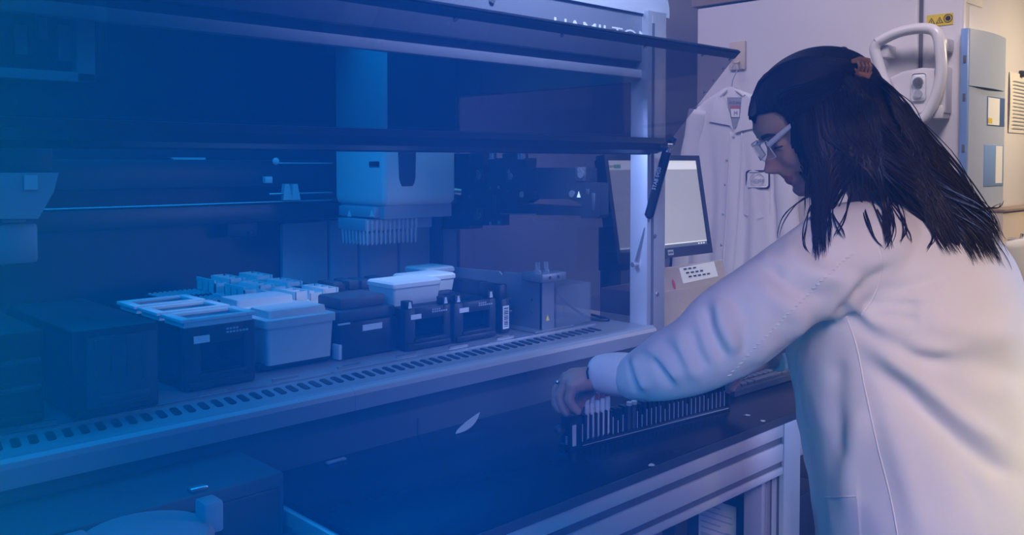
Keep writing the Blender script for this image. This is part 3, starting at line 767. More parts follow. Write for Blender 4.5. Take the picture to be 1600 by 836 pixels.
for i, k in enumerate((9, 10)):
    p = rw(x_s + k * pitch + .0058, .0035, .011)
    o = thing('sample_tube', ('short pale tube standing in the rack, left of a pair' if i == 0 else 'short pale tube standing in the rack, right of a pair'), 'tube', p, 'short pale tubes further along the rack')
    b = B(); b.tube([p, p + V((0, 0, .003)), p + V((0, 0, .044))], [.0012, .0030, .0034], 14); b.obj('tube_body', 'clear_plastic', o)
    b = B(); b.tube([p + V((0, 0, .044)), p + V((0, 0, .050))], .0052, 14); b.obj('cap', 'white_plastic', o)

# keyboard
kx, ky = onZ(1148, 622, ZT).x, onZ(1148, 622, ZT).y
t = thing('keyboard', 'dark grey computer keyboard on the black table beyond the tube rack', 'keyboard', (kx, ky, ZT), rotz=math.radians(-2))
b = B()
pr = [(0, .002), (0, .014), (.004, .017), (.128, .026), (.132, .022), (.132, .002)]
b.prism([(0, y, z) for y, z in pr], (.44, 0, 0)); lobj(b, 'case', 'charcoal', t)
b = B()
rows = [(.006, [1.25, 1.25, 1.25, 5.5, 1.25, 1.25, 1.25, 1.25]), (.026, [2.1] + [1] * 10 + [2.1]), (.045, [1.7] + [1] * 11 + [1.5]), (.064, [1.5] + [1] * 12 + [.7]), (.083, [1] * 13 + [1.2]), (.108, [1, 0, 1, 1, 1, 1, 0, 1, 1, 1, 1])]
sl = (.026 - .017) / .124
for y, ws in rows:
    for seg, (xa, tot) in enumerate(((.008, .285), (.305, .055), (.368, .066))):
        w_ = ws if seg == 0 else ([1] * 3 if seg == 1 else [1] * 4)
        if seg == 1 and y in (.045, .064): continue
        s = sum(max(w, .6) for w in w_); x = xa
        for w in w_:
            ww = max(w, .6) * tot / s
            if w: b.box(x + .001, x + ww - .0015, y, y + .0155, .016 + y * sl, .023 + y * sl + (.001 if y > .1 else 0), .0014, seg=1)
            x += ww
lobj(b, 'keys', 'key', t)

# bits of litter on the table
def scrap(name, label, px, py, w, d, m='label_white', rot=.3, grp='stray stickers on the table'):
    p = onZ(px, py, ZT); b = B(); pts = []
    for k in range(9):
        a = 2 * math.pi * k / 9; r = 1 + .15 * math.sin(3 * a + px)
        x, y = math.cos(a) * w * r, math.sin(a) * d * r
        pts.append((p.x + x * math.cos(rot) - y * math.sin(rot), p.y + x * math.sin(rot) + y * math.cos(rot), ZT + .0003))
    b.prism(pts, (0, 0, .0006)); o = b.obj(name, m, smooth=False); tag(o, label, 'sticker', grp); return o
scrap('sticker', 'round white sticker on the black table in front of the tube rack', 1018, 727, .0065, .005)
scrap('sticker', 'white scrap sticker on the table just below the keyboard', 1168, 649, .004, .005)
scrap('sticker', 'pale sticker on the table between keyboard and table edge', 1192, 658, .005, .0045)
scrap('sticker', 'dark sticker chip on the table right of the rack end', 1163, 649.5, .004, .003, 'black_gloss', .9)
p = onZ(735, 672, ZT); b = B(); g = []
for i in range(9):
    for j in range(3):
        u = i / 8; v = j / 2
        g.append(V((p.x + (u - .5) * .075 + v * .006, p.y + (v - .5) * .022 * (1 - abs(2 * u - 1) ** 2 * .8) + u * .02, ZT + .001 + .016 * u * u + .003 * v)))
fs = [(i * 3 + j, i * 3 + j + 1, (i + 1) * 3 + j + 1, (i + 1) * 3 + j) for i in range(8) for j in range(2)]
b.raw(g + [q + V((0, 0, .0006)) for q in g], fs + [tuple(k + 27 for k in f[::-1]) for f in fs] + [(i * 3 + e, (i + 1) * 3 + e, (i + 1) * 3 + e + 27, i * 3 + e + 27) for i in range(8) for e in (0, 2)] + [(j, j + 1, j + 28, j + 27) for j in (0, 1)] + [(24 + j, 25 + j, 52 + j, 51 + j) for j in (0, 1)])
tag(b.obj('paper_strip', 'grey_plastic'), 'curled white paper strip on the table under the robot front', 'paper')
p = onZ(525, 722, ZT); b = B(); b.box(p.x - .018, p.x + .018, p.y - .004, p.y + .004, ZT + .0005, ZT + .004, .001); tag(b.obj('loading_tab', 'panel_grey'), 'small pale strip at the dim left end of the black table', 'strip')

# ================================================================== under and left of the table
def carton(name, label, x0, x1, y0, y1, z0, z1, m, rot=0, cat='box', grp=None):
    c = V(((x0 + x1) / 2, (y0 + y1) / 2, z0)); t = thing(name, label, cat, c, grp)
    b = B(); b.box(x0, x1, y0, y1, z0, z1, .004); b.obj('carton', m, t)
    b = B(); b.box(x0 + .002, (x0 + x1) / 2 - .001, y0 + .002, y1 - .002, z1, z1 + .004, .001); b.box((x0 + x1) / 2 + .001, x1 - .002, y0 + .002, y1 - .002, z1, z1 + .004, .001); b.objs('lid_flap', m, t)
    return t
# dark box with shipping label, set diagonally (front face towards -x)
fx = 1.62
pa, pb = onX(1085, 760, fx), onX(1190, 775, fx)
t = carton('shipping_box', 'dark shipping carton with a pale printed label under the table', fx, fx + .40, pb.y - .03, pa.y + .02, .0, onX(1120, 768, fx).z, 'dark_carton')
b = B(); qa, qb = onX(1092, 775, fx - .002), onX(1150, 775, fx - .002); za_ = qa.z; b.box(fx - .002, fx, qb.y, qa.y, za_ - .16, za_, 0); lb = b.obj('shipping_label', 'paper', t, smooth=False)
b = B(); w = qa.y - qb.y
for k in range(12):
    z = za_ - .012 - k * .0125; b.box(fx - .003, fx - .0015, qa.y - w * (.9 if k % 3 else .6), qa.y - w * .06, z - (.010 if k == 5 else .003), z)
b.box(fx - .003, fx - .0015, qb.y + .006, qb.y + .024, za_ - .075, za_ - .060); b.obj('label_print', 'grey_plastic', lb, smooth=False)
t = carton('cardboard_box', 'brown cardboard box standing behind the dark carton under the table', 2.36, 2.72, .93, 1.25, .0, .62, 'cardboard')
B().box(2.359, 2.361, 1.0, 1.2, .3, .36).obj('packing_tape', 'beige', t, smooth=False)
sx = 1.98
qa, qb = onX(1252, 800, sx), onX(1276, 800, sx)
t = carton('carton', 'small carton printed OS between the table leg and her coat', sx, sx + .3, qb.y - .0, qa.y + .02, .0, onX(1262, 796, sx).z, 'cardboard_pale')
b = B(); b.box(sx - .002, sx, qb.y + .008, qa.y + .015, qa.z - .3, qa.z - .03); lb = b.obj('label', 'paper', t, smooth=False)
b = B(); o_ = onX(1256, 832, sx - .003); text_into(b, 'OS', o_, (0, -1, 0), (0, 0, 1), .035, .0005); b.obj('print', 'ink', lb, smooth=False)
# loading shelf left of the table, below the rail
t = thing('storage_cabinet', 'dark low cabinet under the rail, left of the black table', 'cabinet', (.3, 1.2, 0))
B().box(-.30, .640, 1.127, 1.268, .0, H - .437, .004).obj('cabinet_body', 'charcoal', t)
b = B(); b.box(-.29, .16, 1.121, 1.128, .1, H - .455, .003); b.box(.17, .63, 1.121, 1.128, .1, H - .455, .003); b.objs('door', 'black_plastic', t)
b = B(); p = onZ(318, 772, H - .437); b.box(p.x - .012, p.x + .012, 1.135, 1.15, H - .437, H - .431, .002); b.obj('stop', 'steel', t)
# pale lidded bin at the bottom left
p = onY(205, 813, 1.06)
t = thing('waste_bin', 'pale lidded bin at the dim bottom left, in front of the dark cabinet', 'bin', (p.x, 1.06, 0))
b = B(); zt_ = p.z
b.tube([(p.x, 1.02, 0), (p.x, 1.02, .01), (p.x, 1.02, zt_ - .03)], [.058, .062, .070], 32); b.obj('bucket', 'grey_plastic', t)
b = B(); b.tube([(p.x, 1.02, zt_ - .03), (p.x, 1.02, zt_ - .012), (p.x, 1.02, zt_ - .004), (p.x, 1.02, zt_ + .002)], [.076, .076, .07, .03], 32); b.obj('lid', 'panel_grey', t)
b = B()
for dx in (-.075, .075): b.box(p.x + dx - .012, p.x + dx + .012, 1.0, 1.03, zt_ - .02, zt_ + .018, .004)
b.objs('lid_clamp', 'panel_grey', t)
# ================================================================== bench, monitor, carton right of the robot
t = thing('side_bench', 'pale bench right of the robot carrying monitor and cardboard box', 'bench', (2.3, 1.6, 0))
B().box(1.83, 2.68, 1.34, 2.2, .86, .90, .004).obj('benchtop', 'panel_grey', t)
for x, y in ((1.86, 1.40), (2.61, 1.40), (1.86, 2.14), (2.61, 2.14)): B().box(x, x + .05, y, y + .05, 0, .86, .003).obj('leg', 'aluminium', t)
# monitor
ym = 1.68
tl, tr_, br, bl = onY(944, 241, ym), onY(1093, 244, ym), onY(1112, 396, ym - .055), onY(964, 412, ym - .055)
xl, xr = (tl.x + bl.x) / 2, (tr_.x + br.x) / 2
zt_, zb_ = (tl.z + tr_.z) / 2, (bl.z + br.z) / 2
W, Hh = xr - xl, zt_ - zb_
up_ = V((0, .055, Hh)).normalized(); nf = V((0, -up_.z, up_.y)); o0 = V((xl, ym - .055, zb_))
def mp_(a, c, k=0): return o0 + V((a, 0, 0)) + up_ * c + nf * k
LM = math.hypot(Hh, .055)
def mbox(b, a0, a1, c0, c1, k0, k1, mi=0):
    b.raw([mp_(a, c, k) for a in (a0, a1) for c in (c0, c1) for k in (k0, k1)], [(0, 1, 3, 2), (4, 6, 7, 5), (0, 4, 5, 1), (2, 3, 7, 6), (0, 2, 6, 4), (1, 5, 7, 3)], mi)
t = thing('monitor', 'black computer monitor with grey screen leaning back behind the robot post', 'monitor', (xl + W / 2, ym, .90))
b = B(); bz = .016
mbox(b, 0, W, 0, .030, -.03, .002); mbox(b, 0, W, LM - bz, LM, -.03, .002); mbox(b, 0, bz, .03, LM - bz, -.03, .002); mbox(b, W - bz, W, .03, LM - bz, -.03, .002); mbox(b, .01, W - .01, .01, LM - .01, -.045, -.012)
b.obj('bezel', 'black_plastic', t, smooth=False)
b = B()
sx0, sx1, sz0, sz1 = bz, W - bz, .030, LM - bz
mbox(b, sx0, sx1, sz0 + .014, sz1 - .028, -.012, -.004, 0); mbox(b, sx0, sx1, sz1 - .028, sz1, -.012, -.004, 1); mbox(b, sx0, sx1, sz0, sz0 + .010, -.012, -.004, 2); mbox(b, sx0, sx1, sz0 + .010, sz0 + .014, -.012, -.004, 1)
mbox(b, sx0 + .03, sx0 + .06, sz1 - .024, sz1 - .012, -.0045, -.0038, 3)
for k in range(5): mbox(b, sx0 + .004 + k * .006, sx0 + .0075 + k * .006, sz1 - .022, sz1 - .014, -.0045, -.0038, 2)
mbox(b, sx0 + .19, sx0 + .195, sz0 + .003, sz0 + .008, -.0045, -.0038, 1)
for k in range(3): mbox(b, sx1 - .05 + k * .014, sx1 - .042 + k * .014, sz0 + .003, sz0 + .007, -.0045, -.0038, 1)
b.obj('screen', ['screen_grey', 'screen_white', 'screen_dark', 'screen_green'], t, smooth=False)
b = B(); mbox(b, W * .50, W * .50 + .028, .008, .024, .0018, .003); b.obj('maker_badge', 'grey_plastic', t, smooth=False)
b = B()
for k in range(4): mbox(b, W * .50 + .0025 + k * .006, W * .50 + .0065 + k * .006, .013, .019, .003, .0034)
b.obj('badge_print', 'ink', t, smooth=False)
b = B(); p = mp_(W * .16, LM * .12, -.045)
b.box(p.x - .045, p.x + .045, p.y - .002, p.y + .05, p.z - .06, p.z + .07, .004); b.box(p.x - .025, p.x + .04, p.y + .03, p.y + .06, .905, p.z + .02, .004); b.box(p.x - .09, p.x + .12, p.y - .05, p.y + .16, .9, .912, .004)
b.obj('stand', 'black_plastic', t)
b = B(); q = [mp_(W * .62, .0, -.03), mp_(W * .60, -.04, -.035), mp_(W * .55, -.09, -.05), V((mp_(W * .5, 0, 0).x, ym + .02, .96)), V((mp_(W * .45, 0, 0).x, ym + .05, .905))]
b.tube([V(k) for k in cat_rom([tuple(k) for k in q], 18)], .004, 8); b.obj('cable', 'black_plastic', t)
# cardboard box with open flap and shipping label
yc = 1.40
a, c = onY(1036, 452, yc), onY(1136, 440, yc)
x0, x1, zt_ = a.x - .05, c.x, c.z
t = thing('cardboard_box', 'open pale cardboard box with labelled flap below the monitor', 'box', ((x0 + x1) / 2, yc, .90))
b = B(); d = .17
for q in ((x0, x1, yc, yc + .004), (x0, x1, yc + d - .004, yc + d), (x0, x0 + .004, yc + .004, yc + d - .004), (x1 - .004, x1, yc + .004, yc + d - .004)): b.box(q[0], q[1], q[2], q[3], .901, zt_, .001)
b.box(x0, x1, yc, yc + d, .901, .906); b.obj('carton', 'cardboard_pale', t)
f0, f1 = V((x0, yc + .002, zt_)), V((x1, yc + .002, zt_)); up2 = V((0, .020, .058))
b = B(); b.prism([f0, f1, f1 + up2 + V((.012, 0, 0)), f0 + up2 + V((-.004, 0, 0))], (0, .004, .001)); fl = b.obj('flap', 'cardboard_pale', t, smooth=False)
l0, l1 = f0.lerp(f1, .42), f0.lerp(f1, .90); n_ = V((0, -.0012, .0004))
b = B(); b.prism([l0 + up2 * .22 + n_, l1 + up2 * .30 + n_, l1 + up2 * 1.0 + n_, l0 + up2 * .92 + n_], (0, .001, 0)); lb = b.obj('shipping_label', 'label_white', fl, smooth=False)
b = B()
for k in range(3):
    for j in range(3 + k):
        s = .1 + j * .13 + k * .04; pp = l0.lerp(l1, s) + up2 * (.80 - k * .18) + n_ * 2.2; qq = l0.lerp(l1, s + .08) + up2 * (.80 - k * .18) + n_ * 2.2
        b.prism([pp, qq, qq + up2 * .07, pp + up2 * .07], (0, .0006, 0))
b.obj('label_print', 'ink', lb, smooth=False)
b = B(); pp = f0.lerp(f1, .30) + up2 * .25 + n_; b.ell(pp, [V((.006, 0, 0)), V((0, .001, 0)), V((0, .004, .013))], 12, 8); b.obj('red_mark', 'red_ink', fl)

# ================================================================== tall freezer
XF = 2.84; YF0, YF1 = 1.0, 1.945; ZF = onX(1087, 12, XF).z
ys = onX(1435, 150, XF).y
t = thing('upright_freezer', 'tall white upright laboratory freezer behind the woman', 'freezer', (3.2, 1.4, 0))
b = B(); b.box(XF + .05, 3.60, YF0, YF1, .08, ZF, .006); b.box(XF + .002, XF + .06, YF0, ys - .006, .08, ZF, .012, seg=3); b.box(XF + .10, 3.55, YF0 + .03, YF1 - .03, 0, .09)
b.obj('cabinet', 'freezer_white', t)
b = B(); b.box(XF, XF + .045, ys + .006, YF1, .10, ZF - .004, .008, seg=3); door = b.obj('freezer_door', 'freezer_white', t)
b = B(); b.box(XF + .012, XF + .052, ys - .007, ys + .007, .1, ZF - .004); b.obj('door_gasket', 'gasket', t, smooth=False)
# handle: rounded triangular loop
XH = XF - .075
hpx = [(1372, 66), (1400, 52), (1430, 45), (1456, 46), (1466, 58), (1470, 84), (1471, 112), (1466, 140), (1455, 168), (1443, 186), (1427, 191), (1412, 184), (1396, 160), (1380, 122), (1370, 90), (1367, 76)]
hp3 = [onX(x, y, XH) for x, y in hpx]; hp3c = [V(q) for q in cat_rom([tuple(q) for q in hp3 + hp3[:1]], 64)]
b = B(); b.tube(hp3c, .0165, 14, cap=False); hd = b.obj('handle', 'handle_white', door, ang=80)
inner = [onX(x, y, XH + .006) for x, y in ((1390, 122), (1410, 112), (1440, 106), (1463, 107), (1464, 130), (1456, 155), (1444, 176), (1428, 184), (1414, 176), (1402, 150))]
b = B(); b.prism(inner, (.035, 0, 0)); ctr = sum(inner, V()) / len(inner)
b.prism([ctr + (q - ctr) * .93 + V((-.004, 0, 0)) for q in inner], (.005, 0, 0)); b.obj('lock_plate', 'handle_white', hd, ang=40)
b = B()
for (x, y, w) in ((1468, 70, 1), (1462, 175, 1), (1378, 80, 1)):
    q = onX(x, y, XH + .01); b.box(q.x, XF + .002, q.y - .018, q.y + .018, q.z - .02, q.z + .02, .005)
q = onX(1474, 130, XH + .03); b.box(XH + .02, XF + .002, q.y - .01, q.y + .02, q.z - .09, q.z + .05, .006); q = onX(1460, 182, XH + .03); b.box(q.x - .01, q.x + .03, q.y - .02, q.y + .012, q.z - .012, q.z + .008, .003)
b.objs('handle_mount', 'handle_white', hd)
b = B(); q = onX(1436, 129, XH - .001); b.box(q.x - .004, q.x + .006, q.y - .022, q.y + .022, q.z - .055, q.z + .028, .010, seg=3); b.obj('lock_escutcheon', 'white_plastic', hd)
b = B(); b.cyl(q + V((-.010, 0, 0)), q + V((0, 0, 0)), .0155, 24); b.obj('lock_cylinder', 'steel', hd)
b = B(); b.cyl(q + V((-.0115, 0, 0)), q + V((-.0095, 0, 0)), .0105, 20); b.box(q.x - .013, q.x - .0112, q.y - .002, q.y + .002, q.z - .006, q.z + .006); b.obj('keyhole', 'gasket', hd)
q2 = onX(1436, 147, XH - .001); b = B(); b.cyl(q2 + V((-.009, 0, 0)), q2, .012, 22); b.obj('release_button', 'grey_plastic', hd)
# yellow warning label
yl0, yl1 = onX(1448, 30, XF).y, onX(1489, 30, XF).y; zl0, zl1 = onX(1468, 40, XF).z, onX(1468, 22, XF).z
b = B(); b.box(XF - .0005, XF + .003, yl1, yl0, zl0, zl1); lb = b.obj('warning_label', 'yellow', t, smooth=False)
b = B(); w = (yl0 - yl1)
for k in range(2):
    cy = yl0 - w * (.19 + .31 * k); cz = zl0 + .014; r = .011
    tri = [V((XF - .001, cy + r, cz - .007)), V((XF - .001, cy - r, cz - .007)), V((XF - .001, cy, cz + .012))]
    c_ = sum(tri, V()) / 3
    for i in range(3):
        a_, c2 = tri[i], tri[(i + 1) % 3]; b.prism([a_, c2, c_.lerp(c2, .75), c_.lerp(a_, .75)], (-.0005, 0, 0))
    b.box(XF - .0015, XF - .001, cy - .001, cy + .001, cz - .003, cz + .004)
cy, cz = yl0 - w * .82, zl0 + (zl1 - zl0) * .55
ring = [V((XF - .001, cy + .012 * math.cos(a), cz + .012 * math.sin(a))) for a in [2 * math.pi * k / 20 for k in range(20)]]
b.tube(ring + ring[:1], .0012, 6); b.prism([ring[k] * 1 + (V((XF - .001, cy, cz)) - ring[k]) * .35 for k in range(0, 20)], (-.0003, 0, 0)); b.objs('pictogram', 'ink', lb, smooth=False)
# notice upper right of door front edge, wall devices on the freezer flank
b = B(); y_ = YF0; p, q = onY(1510, 0, y_), onY(1534, 12, y_); b.box(p.x, q.x, y_ - .002, y_, q.z, q.z + .08); b.obj('rating_plate', 'paper', t, smooth=False)

yd = YF0 - .022
p, q = onY(1516, 44, yd), onY(1567, 322, yd)
t = thing('chart_recorder', 'blue-grey upright instrument panel with small windows on the freezer flank', 'instrument', ((p.x + q.x) / 2, yd, q.z))
b = B(); mid = onY(1540, 139, yd).z
pr = []
n = 12
for k in range(n + 1):
    s = k / n; pr.append((p.x + (q.x - p.x) * s, yd - .012 * math.sin(math.pi * s)))
pr += [(q.x, YF0), (p.x, YF0)]
b.prism([(x, y, mid + .002) for x, y in pr], (0, 0, p.z - mid - .002)); b.obj('upper_cover', 'dispenser_grey', t, ang=50)
b = B(); b.prism([(p.x, yd, q.z), (q.x, yd, q.z), (q.x, YF0, q.z), (p.x, YF0, q.z)], (0, 0, mid - q.z)); b.obj('lower_cover', 'dispenser_grey', t)
b = B(); b.box(p.x - .012, p.x - .0, yd + .001, YF0, q.z, p.z, .002); b.obj('side_strip', 'dispenser_blue', t)
b = B()
for py in (92, 152, 232): z = onY(1512, py, yd).z; b.box(p.x - .0135, p.x - .011, yd + .006, yd + .014, z - .012, z + .012, .001)
b.objs('hinge', 'gasket', t)
def dwin(x0, x1, y0, y1, m, name):
    a, c = onY(x0, y0, yd - .001), onY(x1, y1, yd - .001); b = B(); b.box(a.x, c.x, yd - .002, yd + .001, c.z, a.z, .0008); return b.obj(name, m, t)
w1_ = dwin(1543, 1569, 150, 198, 'dark_blue', 'display_window')
a, c = onY(1544, 152, yd - .002), onY(1561, 196, yd - .002)
b = B(); b.box(a.x, c.x, yd - .003, yd - .002, c.z, a.z); b.obj('display_card', 'label_white', w1_, smooth=False)
a, c = onY(1544, 184, yd - .003), onY(1550, 193, yd - .003)
b = B(); b.box(a.x, c.x, yd - .0036, yd - .003, c.z, a.z); b.obj('yellow_tag', 'yellow', w1_, smooth=False)
w2_ = dwin(1538, 1567, 226, 290, 'dispenser_blue', 'lower_window')
a, c = onY(1556, 228, yd - .002), onY(1565, 286, yd - .002)
b = B(); b.box(a.x, c.x, yd - .003, yd - .002, c.z, a.z); b.obj('window_strip', 'label_white', w2_, smooth=False)
# paper notice with clip
a, c = onY(1577, 112, YF0 - .003), onY(1606, 209, YF0 - .003)
t = thing('paper_notice', 'curled paper notice clipped to the freezer flank beside the instrument', 'notice', (a.x, YF0, c.z))
b = B(); g = []
for i in range(7):
    for j in range(9):
        u, v = i / 6, j / 8; g.append(V((a.x + (c.x - a.x) * u + .012 * (v - .5) ** 2, YF0 - .0035 - .004 * math.sin(math.pi * v) * (1 - u), a.z + (c.z - a.z) * v)))
fs = [(i * 9 + j, i * 9 + j + 1, (i + 1) * 9 + j + 1, (i + 1) * 9 + j) for i in range(6) for j in range(8)]
b.raw(g, fs); b.raw([q_ + V((0, .0008, 0)) for q_ in g], [f[::-1] for f in fs]); sh = b.obj('sheet', 'paper', t)
b = B()
for k in range(14): z = a.z - .03 - k * .012; b.box(a.x + .03, c.x - .03, YF0 - .0092, YF0 - .0086, z, z + .003)
b.obj('print', 'grey_plastic', sh, smooth=False)
a2 = onY(1596, 116, YF0 - .005); b = B(); b.box(a2.x - .012, a2.x + .014, YF0 - .012, YF0 - .001, a2.z - .01, a2.z + .012, .002); b.objs('clip', 'black_plastic', t)
# beige low cabinet at right with hanging white garment
xa_ = onY(1568, 330, .93).x; zc = onY(1590, 326, .93).z
t = thing('side_cabinet', 'beige cabinet at the right edge with a dark top seam', 'cabinet', (xa_ + .3, .96, 0))
B().box(xa_, xa_ + .75, .93, .992, .0, zc - .006, .004).obj('cabinet_body', 'beige', t)
B().box(xa_ - .004, xa_ + .752, .925, .992, zc - .006, zc + .002, .001).obj('top_edge', 'cardboard', t)
b = B(); q = onY(1578, 374, .925); b.cyl(q + V((0, .006, 0)), q + V((0, -.03, 0)), .006, 12); b.cyl(q + V((0, -.03, -.0)), q + V((0, -.034, .02)), .005, 12); b.obj('hook', 'steel', t)
b = B(); rs = []
for k in range(13):
    v = k / 12; py = 378 + (512 - 378) * v; l = onY(1572 + 2 * math.sin(3 * v) - 6 * (v > .75) * (v - .75), py, .885); r = onY(1630, py, .885); w = (r.x - l.x)
    ring = []
    for j in range(28):
        a = 2 * math.pi * j / 28; th = .030 * (.5 + .5 * min(1, v * 2)) * (1 + .25 * math.sin(5 * a + 2 * v))
        ring.append(V(((l.x + r.x) / 2 + math.cos(a) * w / 2, .885 + math.sin(a) * th, l.z + (.01 * math.sin(4 * a)) * (v > .9))))
    rs.append(ring)
b.rings(rs); tag(b.obj('hanging_towel', 'coat_cloth', ang=180), 'white cloth hanging from the hook at the right edge', 'cloth')
# brown box on top of the freezer
a, c = onX(1080, 4, XF - .01), onX(1200, 4, XF - .01)
t = thing('cardboard_box', 'brown cardboard box lying on top of the tall freezer', 'box', (3.1, a.y - .2, ZF))
B().box(XF - .01, XF + .45, a.y - .62, a.y, ZF + .001, ZF + .20, .004).obj('carton', 'cardboard', t)
B().box(XF + .2, XF + .24, a.y - .615, a.y - .005, ZF + .2005, ZF + .202).obj('packing_tape', 'beige', t, smooth=False)
# magnetic hook plate + hanger
xh = XF - .004
a, c = onX(1141, 66, xh), onX(1165, 108, xh)
t = thing('hook_plate', 'pale plastic hook plate stuck on the freezer door above the lab coat', 'hook', (xh, a.y, c.z))
B().box(XF - .010, XF, c.y, a.y, c.z, a.z, .003).obj('plate', 'beige', t)
b = B(); q = onX(1150, 104, XF - .03); b.tube([V((XF - .008, q.y, q.z + .02)), V((XF - .03, q.y, q.z + .012)), V((XF - .05, q.y, q.z + .01)), V((XF - .056, q.y, q.z + .03))], .004, 10); b.obj('hook', 'beige', t)
xg = XF - .05
t = thing('coat_hanger', 'thin wire hanger holding the lab coat on the freezer door', 'hanger', (xg, q.y, q.z))
b = B(); hk = onX(1148, 112, xg); nk = onX(1143, 138, xg)
loop = [hk + V((0, .012 * math.cos(a), .012 + .012 * math.sin(a))) for a in [math.radians(200 - 25 * k) for k in range(9)]]
b.tube([nk, nk.lerp(hk, .5) + V((0, .002, 0))] + [loop[0]] + loop[::1], .0022, 8)
sl, sr = onX(1085, 168, xg), onX(1210, 172, xg)
b.tube([sl, nk, sr], .0025, 8); b.obj('wire', 'grey_plastic', t)
# hanging coat
t = thing('lab_coat', 'white lab coat with round-logo patch hanging on the freezer door', 'lab coat', (xg, nk.y, nk.z - .9))
b = B()
prof = [(142, 1128, 1158, .030), (150, 1112, 1176, .036), (160, 1097, 1198, .040), (172, 1086, 1216, .042), (190, 1080, 1226, .044), (230, 1083, 1228, .046), (290, 1084, 1228, .048), (360, 1080, 1229, .052), (430, 1072, 1230, .056), (520, 1062, 1236, .06), (640, 1055, 1240, .06)]
rs = []
for y, l, r, th in cat_rom(prof, 44):
    L_, R_ = onX(l, y, xg), onX(r, y, xg); cy = (L_.y + R_.y) / 2; hw = (L_.y - R_.y) / 2; cz = (L_.z + R_.z) / 2; ring = []
    for j in range(72):
        a = 2 * math.pi * j / 72; s = math.sin(a); c_ = math.cos(a); fold = min(1, max(0, (y - 180) / 120))
        f = .010 * fold * (math.sin(c_ * 9 + .6) + .6 * math.sin(c_ * 17 + y * .006))
        x = xg - th * .62 * abs(s) ** .6 * (1 if s >= 0 else -.55) + (-f if s > 0 else 0)
        ring.append(V((min(x, XF - .004), cy + c_ * hw, cz + .012 * (1 - c_ * c_) * (y < 170))))
    rs.append(ring)
b.rings(rs); body = b.obj('coat_body', 'coat_hung', t, ang=180)
def xfront(px, py): return 0
dg = bpy.context.evaluated_depsgraph_get(); dg.update()
bvh_c = BVHTree.FromPolygons([v.co + parent_world(body) for v in body.data.vertices], [tuple(p.vertices) for p in body.data.polygons])
def onC(px, py, off=.003):
    r = ray(px, py).normalized(); h, n, i, d = bvh_c.ray_cast(CAM, r)
    if h is None: h = onX(px, py, xg - .03)
    return h - r * off
# sleeves
for nm, pts in (('sleeve', [(1092, 172, 17, .0), (1082, 230, 18, .0), (1073, 300, 17, .0), (1067, 380, 16, .0), (1060, 470, 15, .0)]), ('sleeve', [(1216, 178, 16, 0), (1224, 240, 17, 0), (1230, 320, 17, 0), (1234, 400, 16, 0), (1236, 470, 15, 0)])):
    pp, rd = [], []
    for x, y, r, _ in cat_rom(pts, 22):
        pp.append(onX(x, y, xg - .014)); rd.append(r * 3.25 / 1400 * (1 + .05 * math.sin(y * .11)))
    b = B(); b.tube(pp, rd, 22, flat=.62 if True else 1, upv=V((1, 0, 0))); b.obj(nm, 'coat_hung', t, ang=180)
def patch(b, poly, off=.003, th=.0015, mi=0):
    f = [onC(x, y, off + th) for x, y in poly]; k = [onC(x, y, off) for x, y in poly]; n = len(poly)
    b.raw(f + k, [tuple(range(n)), tuple(range(2 * n - 1, n - 1, -1))] + [(i, (i + 1) % n, n + (i + 1) % n, n + i) for i in range(n)], mi)
b = B()
patch(b, [(1128, 146), (1118, 152), (1108, 190), (1140, 196), (1146, 204), (1140, 176), (1134, 158)], .004, .004)
patch(b, [(1160, 147), (1170, 152), (1182, 200), (1160, 204), (1148, 208), (1156, 184), (1158, 160)], .004, .004)
b.tube([onC(1126, 150, .006), onC(1134, 142, .004), onX(1143, 138, xg - .004), onC(1154, 143, .004), onC(1163, 150, .006)], .006, 10)
b.objs('collar', 'coat_hung', t, ang=60)
b = B(); patch(b, [(1136, 152), (1160, 152), (1157, 190), (1147, 202), (1140, 186)], .0015, .001); b.obj('collar_inside', 'panel_grey', t, smooth=False)
b = B(); patch(b, [(1141, 165), (1156, 165), (1155, 183), (1143, 183)], .0038, .001); tg = b.obj('neck_tag', 'label_white', t, smooth=False)
b = B(); patch(b, [(1141, 165), (1156, 165), (1156, 170), (1141, 170)], .005, .0006); b.obj('tag_band', 'cap_red', tg, smooth=False)
b = B(); o_ = onC(1138, 161, .006); e_ = onC(1166, 160, .006); text_into(b, 'incyte', o_, (0, -1, 0), (0, 0, 1), .022, .0006); text_into(b, 'M', onC(1146, 180, .0065), (0, -1, 0), (0, 0, 1), .022, .0005); b.obj('tag_print', 'grey_plastic', tg, smooth=False)
b = B()
for x in (0, 17):
    pl = [(1142 + x, 206), (1137 + x, 300), (1132 + x, 380), (1126 + x, 460)]
    b.tube([onC(px, py, .0006) for px, py in cat_rom(pl, 24)], .0028, 6)
b.objs('placket', 'coat_hung', t, ang=180)
b = B()
for (px, py) in ((1146, 214), (1136, 250), (1133, 288), (1130, 334), (1127, 382)): p = onC(px, py, .0005); b.ell(p, [V((0, .0055, 0)), V((0, 0, .0055)), V((.003, 0, 0))], 14, 6)
b.objs('snap', 'grey_plastic', t)
b = B(); patch(b, [(1164, 264), (1204, 266), (1203, 336), (1184, 342), (1162, 335)], .0012, .001); b.obj('chest_pocket', 'coat_hung', t, ang=30)
b = B()
def rrp(x0, y0, x1, y1, r):
    o = []
    for cx, cy, a0 in ((x1 - r, y0 + r, -90), (x1 - r, y1 - r, 0), (x0 + r, y1 - r, 90), (x0 + r, y0 + r, 180)):
        for k in range(4): a = math.radians(a0 + 30 * k); o.append((cx + r * math.cos(a), cy + r * math.sin(a)))
    return o
patch(b, rrp(1165, 266, 1203, 295, 5), .0035, .0015); lp = b.obj('logo_patch', 'ink', t, smooth=False)
